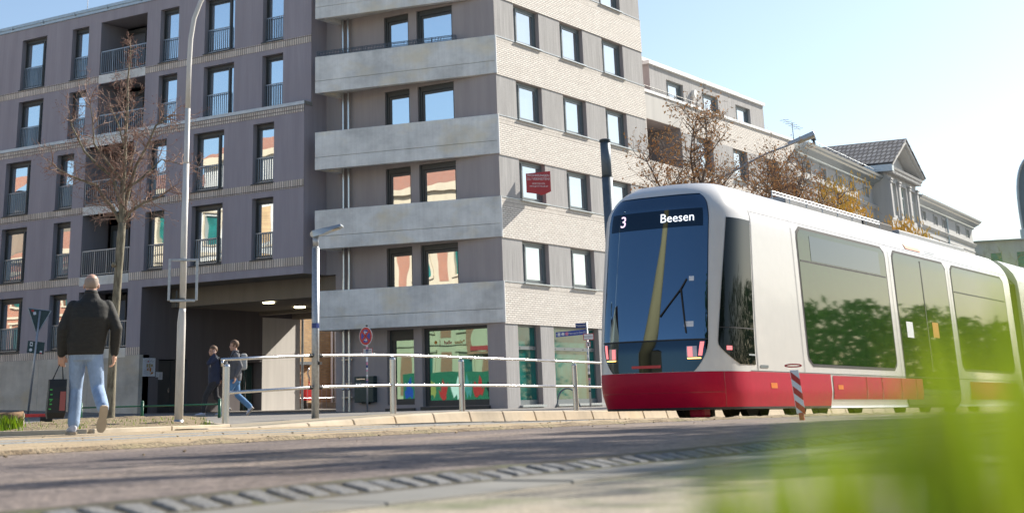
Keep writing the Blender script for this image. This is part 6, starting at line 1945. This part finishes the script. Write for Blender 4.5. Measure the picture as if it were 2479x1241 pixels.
def hand(mb, wrist, d, palm, thumb, k=1.0, curl=0.5):
    # palm, four fingers of different length bent at the knuckles, thumb from the side of the palm
    d = Vector(d).normalized(); n = Vector(palm).normalized(); s = d.cross(n).normalized()
    if s.dot(Vector(thumb)) < 0: s = -s
    w = Vector(wrist)
    pc = w+d*0.05*k
    mb.obox(pc, d*0.045*k, s*0.039*k, n*0.014*k)
    mb.ball(pc, 0.03*k, 0, 10, 8, (1, 1, 1))
    for i, (o, L) in enumerate(((0.03, 0.072), (0.01, 0.08), (-0.011, 0.075), (-0.031, 0.06))):
        b = w+d*0.092*k+s*o*k; q = [b]
        a = 0.25+0.1*i
        for j, fr in enumerate((0.42, 0.33, 0.25)):
            dd = (d*math.cos(a)+n*math.sin(a)).normalized()
            q.append(q[-1]+dd*L*fr*k); a += curl*(1+0.25*j)
        limb(mb, q, [0.0095*k, 0.009*k, 0.0082*k, 0.007*k], 8)
    b = w+d*0.03*k+s*0.034*k
    dd = (d*0.75+s*0.6+n*0.3).normalized()
    limb(mb, [b, b+dd*0.035*k, b+dd*0.035*k+(d*0.95+n*0.35).normalized()*0.03*k], [0.0125*k, 0.011*k, 0.0085*k], 8)
def head(mb, c, fwd, k=1.0):
    # skull, jaw, nose, brow, ears and neck root; fwd is where the face looks
    f = Vector(fwd).normalized(); s = Vector((-f.y, f.x, 0)).normalized(); u = Vector((0, 0, 1)); c = Vector(c)
    def bl(o, r, sc3):
        base = len(mb.v)
        mb.ball((0, 0, 0), r, 0, 16, 12)
        for i in range(base, len(mb.v)):
            v = Vector(mb.v[i]); mb.v[i] = tuple(c+f*(o[0]+v.x*sc3[0])*k+s*(o[1]+v.y*sc3[1])*k+u*(o[2]+v.z*sc3[2])*k)
    bl((-0.012, 0, 0.028), 0.1, (0.98, 0.77, 0.92)); bl((0.022, 0, -0.04), 0.075, (0.95, 0.82, 1.05)); bl((0.05, 0, -0.092), 0.032, (1, 1.15, 0.8))
    bl((0.088, 0, -0.02), 0.016, (1.1, 0.75, 1.6)); bl((0.098, 0, -0.035), 0.013, (1, 1.1, 0.9))
    bl((0.078, 0, 0.012), 0.02, (0.7, 2.4, 0.6)); bl((0.083, 0, -0.066), 0.012, (0.9, 1.9, 0.7))
    for sg in (1, -1):
        bl((-0.008, sg*0.08, -0.014), 0.03, (0.6, 0.35, 1.05)); bl((0.045, sg*0.045, -0.03), 0.028, (0.8, 0.7, 0.8))
def face_bits(t, c, fwd, k=1.0):
    f = Vector(fwd).normalized(); s = Vector((-f.y, f.x, 0)).normalized(); u = Vector((0, 0, 1)); c = Vector(c)
    m = MB()
    for sg in (1, -1):
        m.ball(c+f*0.082*k+s*sg*0.032*k-u*0.004*k, 0.009*k, 0, 8, 6)
    m.build('eyes', 'sign_black', t)
def shoe(mb, heel, toe, up, w=0.045, h=0.085):
    a = Vector(heel); b = Vector(toe); d = (b-a).normalized(); u = Vector(up).normalized(); u = (u-d*u.dot(d)).normalized(); s = d.cross(u)
    L = (b-a).length
    base = len(mb.v); n = 12
    for tt, ww, hh in ((0, 0.55, 0.8), (0.08, 0.85, 1.0), (0.3, 0.85, 1.0), (0.5, 0.92, 0.75), (0.75, 1.05, 0.5), (0.92, 0.8, 0.38), (1.0, 0.4, 0.22)):
        c = a+d*L*tt
        for k in range(n):
            an = 2*math.pi*k/n
            mb.v.append(tuple(c+s*(w*ww*math.cos(an))+u*(h*hh*(0.5+0.5*math.sin(an)))))
    for i in range(6):
        for k in range(n):
            p = base+i*n+k; q = base+i*n+(k+1) % n
            mb.f.append((p, q, q+n, p+n)); mb.m.append(0)
    mb.f.append(tuple(base+k for k in range(n))[::-1]); mb.m.append(0)
    mb.f.append(tuple(base+6*n+k for k in range(n))); mb.m.append(0)
def sole(name, heel, toe, up, parent, w=0.048):
    a = Vector(heel); b = Vector(toe); d = (b-a).normalized(); u = Vector(up).normalized(); u = (u-d*u.dot(d)).normalized(); s = d.cross(u); L = (b-a).length
    m = MB(); ring0 = []; ring1 = []
    prof = [(-0.01, 0.5), (0.03, 0.85), (0.25, 0.9), (0.45, 0.82), (0.7, 1.08), (0.88, 0.95), (1.0, 0.55), (1.02, 0.0)]
    for tt, ww in prof: ring0.append(a+d*L*tt+s*w*ww); ring1.append(a+d*L*tt-s*w*ww)
    loop = ring0+ring1[::-1]
    lo = [p-u*0.022 for p in loop]; hi = [p+u*0.006 for p in loop]
    m.poly(lo); m.poly(hi[::-1])
    for i in range(len(loop)): m.poly([lo[i], hi[i], hi[(i+1) % len(loop)], lo[(i+1) % len(loop)]])
    m.build(name, 'shoe_sole', parent)
def walker(label, org, J, k, mats, face, hands, extras=None, voxel=0.011):
    # J: joints in a local frame (right in picture, away, up)
    ang = math.atan2(0.735, 0.678)
    rv = Vector((0.678, 0.735, 0)); fv = Vector((-0.735, 0.678, 0)); O = Vector(org)
    W = lambda p: O+rv*p[0]+fv*p[1]+Vector((0, 0, p[2]))
    D = lambda p: rv*p[0]+fv*p[1]+Vector((0, 0, p[2]))
    t = thing('person', label, 'person', tuple(O))
    P = {n: W(p) for n, p in J.items()}
    fd = D(face); chest = D(J.get('_x', (1, 0, 0)))
    b = MB()
    head(b, P['head'], fd, k)
    limb(b, [P['neck']-Vector((0, 0, 0.04*k)), P['neck'].lerp(P['head'], 0.6)], [0.06*k, 0.055*k])
    tr = [(P['pelvis']-Vector((0, 0, 0.1*k)), 0.16*k, 0.11*k, chest), (P['pelvis'], 0.165*k, 0.115*k, chest), (P['pelvis'].lerp(P['chest'], 0.5), 0.15*k, 0.1*k, chest), (P['chest'], 0.18*k, 0.115*k, chest), (P['chest'].lerp(P['neck'], 0.6), 0.17*k, 0.09*k, chest), (P['neck'], 0.06*k, 0.055*k, chest)]
    loft(b, tr)
    for s in 'lr':
        limb(b, [P['sh'+s], P['el'+s], P['wr'+s]], [0.05*k, 0.04*k, 0.027*k])
        limb(b, [P['hip'+s], P['kn'+s], P['an'+s]], [0.08*k, 0.055*k, 0.038*k])
        d, pn, th, cu = hands[s]
        hand(b, P['wr'+s], D(d), D(pn), D(th), k, cu)
    body = fuse(b, 'body', 'skin', t, 0.0065 if k > 0.95 else 0.008, 2)
    c = MB()
    q = mats.get('bulk', 1.0)*k
    tr = [(P['pelvis']-Vector((0, 0, 0.1*k)), 0.18*q, 0.14*q, chest), (P['pelvis']+Vector((0, 0, 0.03*k)), 0.2*q, 0.155*q, chest), (P['pelvis'].lerp(P['chest'], 0.5), 0.205*q, 0.15*q, chest), (P['chest'], 0.215*q, 0.15*q, chest), (P['chest'].lerp(P['neck'], 0.5), 0.205*q, 0.125*q, chest), (P['chest'].lerp(P['neck'], 0.7), 0.17*q, 0.11*q, chest), (P['neck']-Vector((0, 0, 0.03*k)), 0.1*q, 0.09*q, chest), (P['neck']+Vector((0, 0, 0.035*k)), 0.075*k, 0.075*k, chest)]
    loft(c, tr)
    for s in 'lr':
        w = P['el'+s].lerp(P['wr'+s], 0.95)
        limb(c, [P['sh'+s], P['sh'+s].lerp(P['el'+s], 0.5), P['el'+s], P['el'+s].lerp(P['wr'+s], 0.5), w], [0.07*q, 0.069*q, 0.062*q, 0.057*q, 0.046*q])
    fuse(c, 'jacket', mats['top'], t, voxel, 3)
    c = MB()
    loft(c, [(P['pelvis']-Vector((0, 0, 0.16*k)), 0.15*k, 0.11*k, chest), (P['pelvis']-Vector((0, 0, 0.06*k)), 0.18*k, 0.135*k, chest), (P['pelvis']+Vector((0, 0, 0.06*k)), 0.17*k, 0.125*k, chest)])
    for s in 'lr':
        a = P['kn'+s].lerp(P['an'+s], 0.93)
        limb(c, [P['hip'+s], P['hip'+s].lerp(P['kn'+s], 0.5), P['kn'+s], P['kn'+s].lerp(P['an'+s], 0.5), a], [0.1*k, 0.09*k, 0.073*k, 0.072*k, 0.066*k])
    fuse(c, 'trousers', mats['legs'], t, voxel, 3)
    for s in 'lr':
        m = MB(); up = D(J['up'+s]); shoe(m, P['he'+s], P['to'+s], up, 0.047*k, 0.095*k)
        limb(m, [P['he'+s].lerp(P['to'+s], 0.22)+up.normalized()*0.05*k, P['an'+s]], [0.045*k, 0.043*k])
        so = fuse(m, 'shoe', mats['shoe'], t, 0.009, 2)
        sole('sole', P['he'+s], P['to'+s], up, so, 0.05*k)
    if mats.get('hair'):
        h = MB(); f = fd.normalized(); s3 = Vector((-f.y, f.x, 0)); u = Vector((0, 0, 1)); base = 0
        h.ball((0, 0, 0), 0.108, 0, 24, 16)
        keep = []
        for i, v in enumerate(h.v):
            v = Vector(v); nz = 1+0.07*noise.noise(v*38)
            h.v[i] = tuple(P['head']+f*((v.x*1.0-0.016)*k*nz)+s3*(v.y*0.82*k*nz)+u*((v.z*0.95+0.036)*k*nz))
        F2 = []
        for fc in h.f:
            cc = sum((Vector(h.v[i]) for i in fc), Vector())/len(fc)-P['head']
            if cc.dot(f)/k > 0.045 and cc.z/k < 0.055: continue
            if cc.z/k < -0.02 and cc.dot(f)/k > -0.02: continue
            if cc.z/k < -0.065: continue
            F2.append(fc)
        h.f = F2; h.m = [0]*len(F2)
        h.build('hair', mats['hair'], t, smooth=True)
    face_bits(t, P['head'], fd, k)
    if extras: extras(t, P, W, D)
    return t, P, W, D
M_O = (-12.83, 11.9, G(-12.83, 11.9)+0.012)
JM = dict(head=(0.0, 0.05, 1.585), neck=(0.0, 0.0, 1.46), chest=(0.0, -0.02, 1.22), pelvis=(-0.03, 0.0, 0.93), shl=(-0.185, 0.0, 1.345), ell=(-0.285, -0.03, 1.1), wrl=(-0.285, 0.04, 0.84),
          shr=(0.185, 0.0, 1.345), elr=(0.295, -0.06, 1.1), wrr=(0.285, 0.02, 0.84), hipl=(-0.11, 0.0, 0.88), knl=(-0.115, 0.1, 0.48), anl=(-0.12, 0.03, 0.09), hel=(-0.115, -0.03, 0.02), tol=(-0.165, 0.21, 0.02), upl=(0, 0, 1),
          hipr=(0.06, 0.0, 0.88), knr=(0.12, -0.02, 0.47), anr=(0.185, -0.36, 0.26), her=(0.195, -0.42, 0.29), tor=(0.165, -0.36, 0.025), upr=(0.0, 0.97, 0.22), _x=(1, 0.05, 0))
def man_extra(t, P, W, D):
    m = MB(); m.tube([P['neck']+Vector((0, 0, 0.02)), P['neck']+Vector((0, 0, 0.065))], [0.078, 0.068], 16); m.build('collar', 'jacket_black', t, smooth=True)
    m = MB()
    f = D((0, 1, 0)); s = D((1, 0, 0))
    m.ball((0, 0, 0), 0.1, 0, 20, 14)
    for i, v in enumerate(m.v): m.v[i] = tuple(P['head']+f*(v[0]*1.0-0.013)+s*(v[1]*0.795)+Vector((0, 0, v[2]*0.95+0.03)))
    F2 = [fc for fc in m.f if (sum((Vector(m.v[i]) for i in fc), Vector())/len(fc)-P['head']).z < 0.062 and (sum((Vector(m.v[i]) for i in fc), Vector())/len(fc)-P['head']).dot(f) < 0.01 and (sum((Vector(m.v[i]) for i in fc), Vector())/len(fc)-P['head']).z > -0.05]
    m.f = F2; m.m = [0]*len(F2)
    m.build('hair', 'hair_stubble', t, smooth=True)
tm, PMAN, WMAN, DMAN = walker('bald man in black jacket and light jeans walking away', M_O, JM, 1.0, dict(top='jacket_black', legs='denim_light', shoe='shoe_light', bulk=1.08), (0.05, 1, 0), dict(l=((0.02, 0.1, -1), (0.2, 0.9, 0.1), (1, 0.2, 0), 0.85), r=((0.0, 0.25, -1), (-0.9, 0.2, 0), (0, 1, 0), 0.45)), man_extra)
def bag():
    c = WMAN((-0.315, 0.06, 0.38)); r = DMAN((1, 0.1, 0)).normalized(); f = DMAN((-0.1, 1, 0)).normalized(); u = Vector((0.03, 0, 1)).normalized()
    t = thing('shopping_bag', 'black carrier bag with green print held by the bald man', 'bag', tuple(WMAN((-0.315, 0.06, 0.17))))
    m = MB()
    secs = [(-0.21, 0.085, 0.055), (-0.15, 0.1, 0.075), (0.0, 0.095, 0.07), (0.12, 0.09, 0.05), (0.2, 0.09, 0.028)]
    rings = []
    for h, a, b in secs:
        q = c+u*h
        rings.append([q-r*a-f*b, q+r*a-f*b, q+r*(a+0.01)+f*b*0.1, q+r*a+f*b, q-r*a+f*b, q-r*(a+0.01)+f*b*0.1])
    for A, B in zip(rings, rings[1:]):
        for k in range(6): m.poly([A[k], A[(k+1) % 6], B[(k+1) % 6], B[k]])
    m.poly(rings[0]); m.poly(rings[-1])
    m.build('bag_body', 'bag_black', t, bevel=0.008)
    hp = PMAN['wrl']+DMAN((0.0, 0.03, -0.095))
    for k in (-1, 1):
        m = MB(); m.tube([c+u*0.2+r*0.055-f*0.028*k, hp+r*0.012-f*0.008*k, hp-r*0.012-f*0.008*k, c+u*0.2-r*0.055-f*0.028*k], 0.005, 6); m.build('handle', 'bag_black', t)
    m = MB()
    fr = c-f*0.0765
    m.obox(fr+r*0.06-u*0.03, r*0.03, u*0.1, f*0.002); m.build('red_print', 'bag_red', t)
    m = MB()
    for k in range(5): m.obox(fr-r*(0.07-0.006*(k % 2))+u*(0.09-0.05*k), r*0.012, u*0.006, f*0.002)
    m.obox(fr-r*0.06-u*0.02, (r+u).normalized()*0.02, (u-r).normalized()*0.004, f*0.002)
    m.build('green_print', 'bag_green', t)
bag()
# two boys walking to the left past the passage, schoolbags on their backs
def boy_joints(k, ph, arm_up=False):
    J = dict(head=(-0.02, 0, 1.36), neck=(0.01, 0, 1.24), chest=(0.02, 0, 1.02), pelvis=(0.02, 0, 0.76), shl=(0.01, -0.15, 1.17), shr=(0.02, 0.15, 1.17), ell=(0.1*ph, -0.19, 0.95), wrl=(-0.02+0.02*ph, -0.2, 0.75),
             elr=(-0.08*ph, 0.19, 0.95), wrr=(-0.18*ph, 0.19, 0.77), hipl=(0.02, -0.08, 0.72), hipr=(0.02, 0.08, 0.72), knl=(-0.16, -0.08, 0.42), anl=(-0.2, -0.08, 0.1), hel=(-0.16, -0.08, 0.02), tol=(-0.38, -0.09, 0.035), upl=(0, 0, 1),
             knr=(0.08, 0.08, 0.4), anr=(0.34, 0.08, 0.17), her=(0.4, 0.08, 0.16), tor=(0.27, 0.08, 0.02), upr=(-0.6, 0, 0.8), _x=(0, 1, 0))
    if arm_up:
        J['ell'] = (-0.12, -0.24, 1.1); J['wrl'] = (0.0, -0.16, 1.27)
    return {n: (tuple(c*k for c in p) if n[0] != '_' and not n.startswith('up') else p) for n, p in J.items()}
def pack(colour, strap):
    def f(t, P, W, D):
        m = MB(); c = P['chest']+D((0.2, 0, 0.03)); m.obox(c, D((0.085, 0, 0)), D((0, 0.13, 0)), (0, 0, 0.2)); b = m.build('backpack', colour, t, bevel=0.05)
        m = MB()
        for s in 'lr': m.tube([P['sh'+s]+D((0.12, 0, 0.05)), P['sh'+s]+D((-0.03, 0, 0.085)), P['sh'+s]+D((-0.11, 0, -0.02)), P['chest']+D((-0.1, -0.11 if s == 'l' else 0.11, -0.14)), P['chest']+D((0.12, -0.13 if s == 'l' else 0.13, -0.16))], 0.018, 6)
        m.build('strap', strap, b)
    return f
hb = dict(l=((-0.1, 0, -1), (-1, 0.3, 0), (-1, 0.5, 0), 0.5), r=((-0.2, 0, -1), (-1, -0.3, 0), (-1, -0.5, 0), 0.5))
walker('taller boy in blue jeans with a pale schoolbag walking left past the passage', (-26.72, 29.8, G(-26.72, 29.8)+0.02), boy_joints(1.27, 1), 1.08, dict(top='hoodie_grey', legs='denim_blue', shoe='shoe_light', hair='hair_brown'), (-1, -0.15, 0), hb, pack('backpack', 'trousers_dark'), 0.013)
hb2 = dict(l=((-0.1, 0.3, 1), (0, 1, 0), (1, 0, 0.3), 0.5), r=hb['r'])
walker('smaller boy in dark clothes with a hand at his head, ahead of the taller boy', (-27.08, 29.4, G(-27.08, 29.4)+0.02), boy_joints(1.18, -1, True), 1.02, dict(top='hoodie_navy', legs='trousers_dark', shoe='shoe_light', hair='hair_brown'), (-1, -0.25, 0), hb2, pack('trousers_dark', 'backpack'), 0.013)
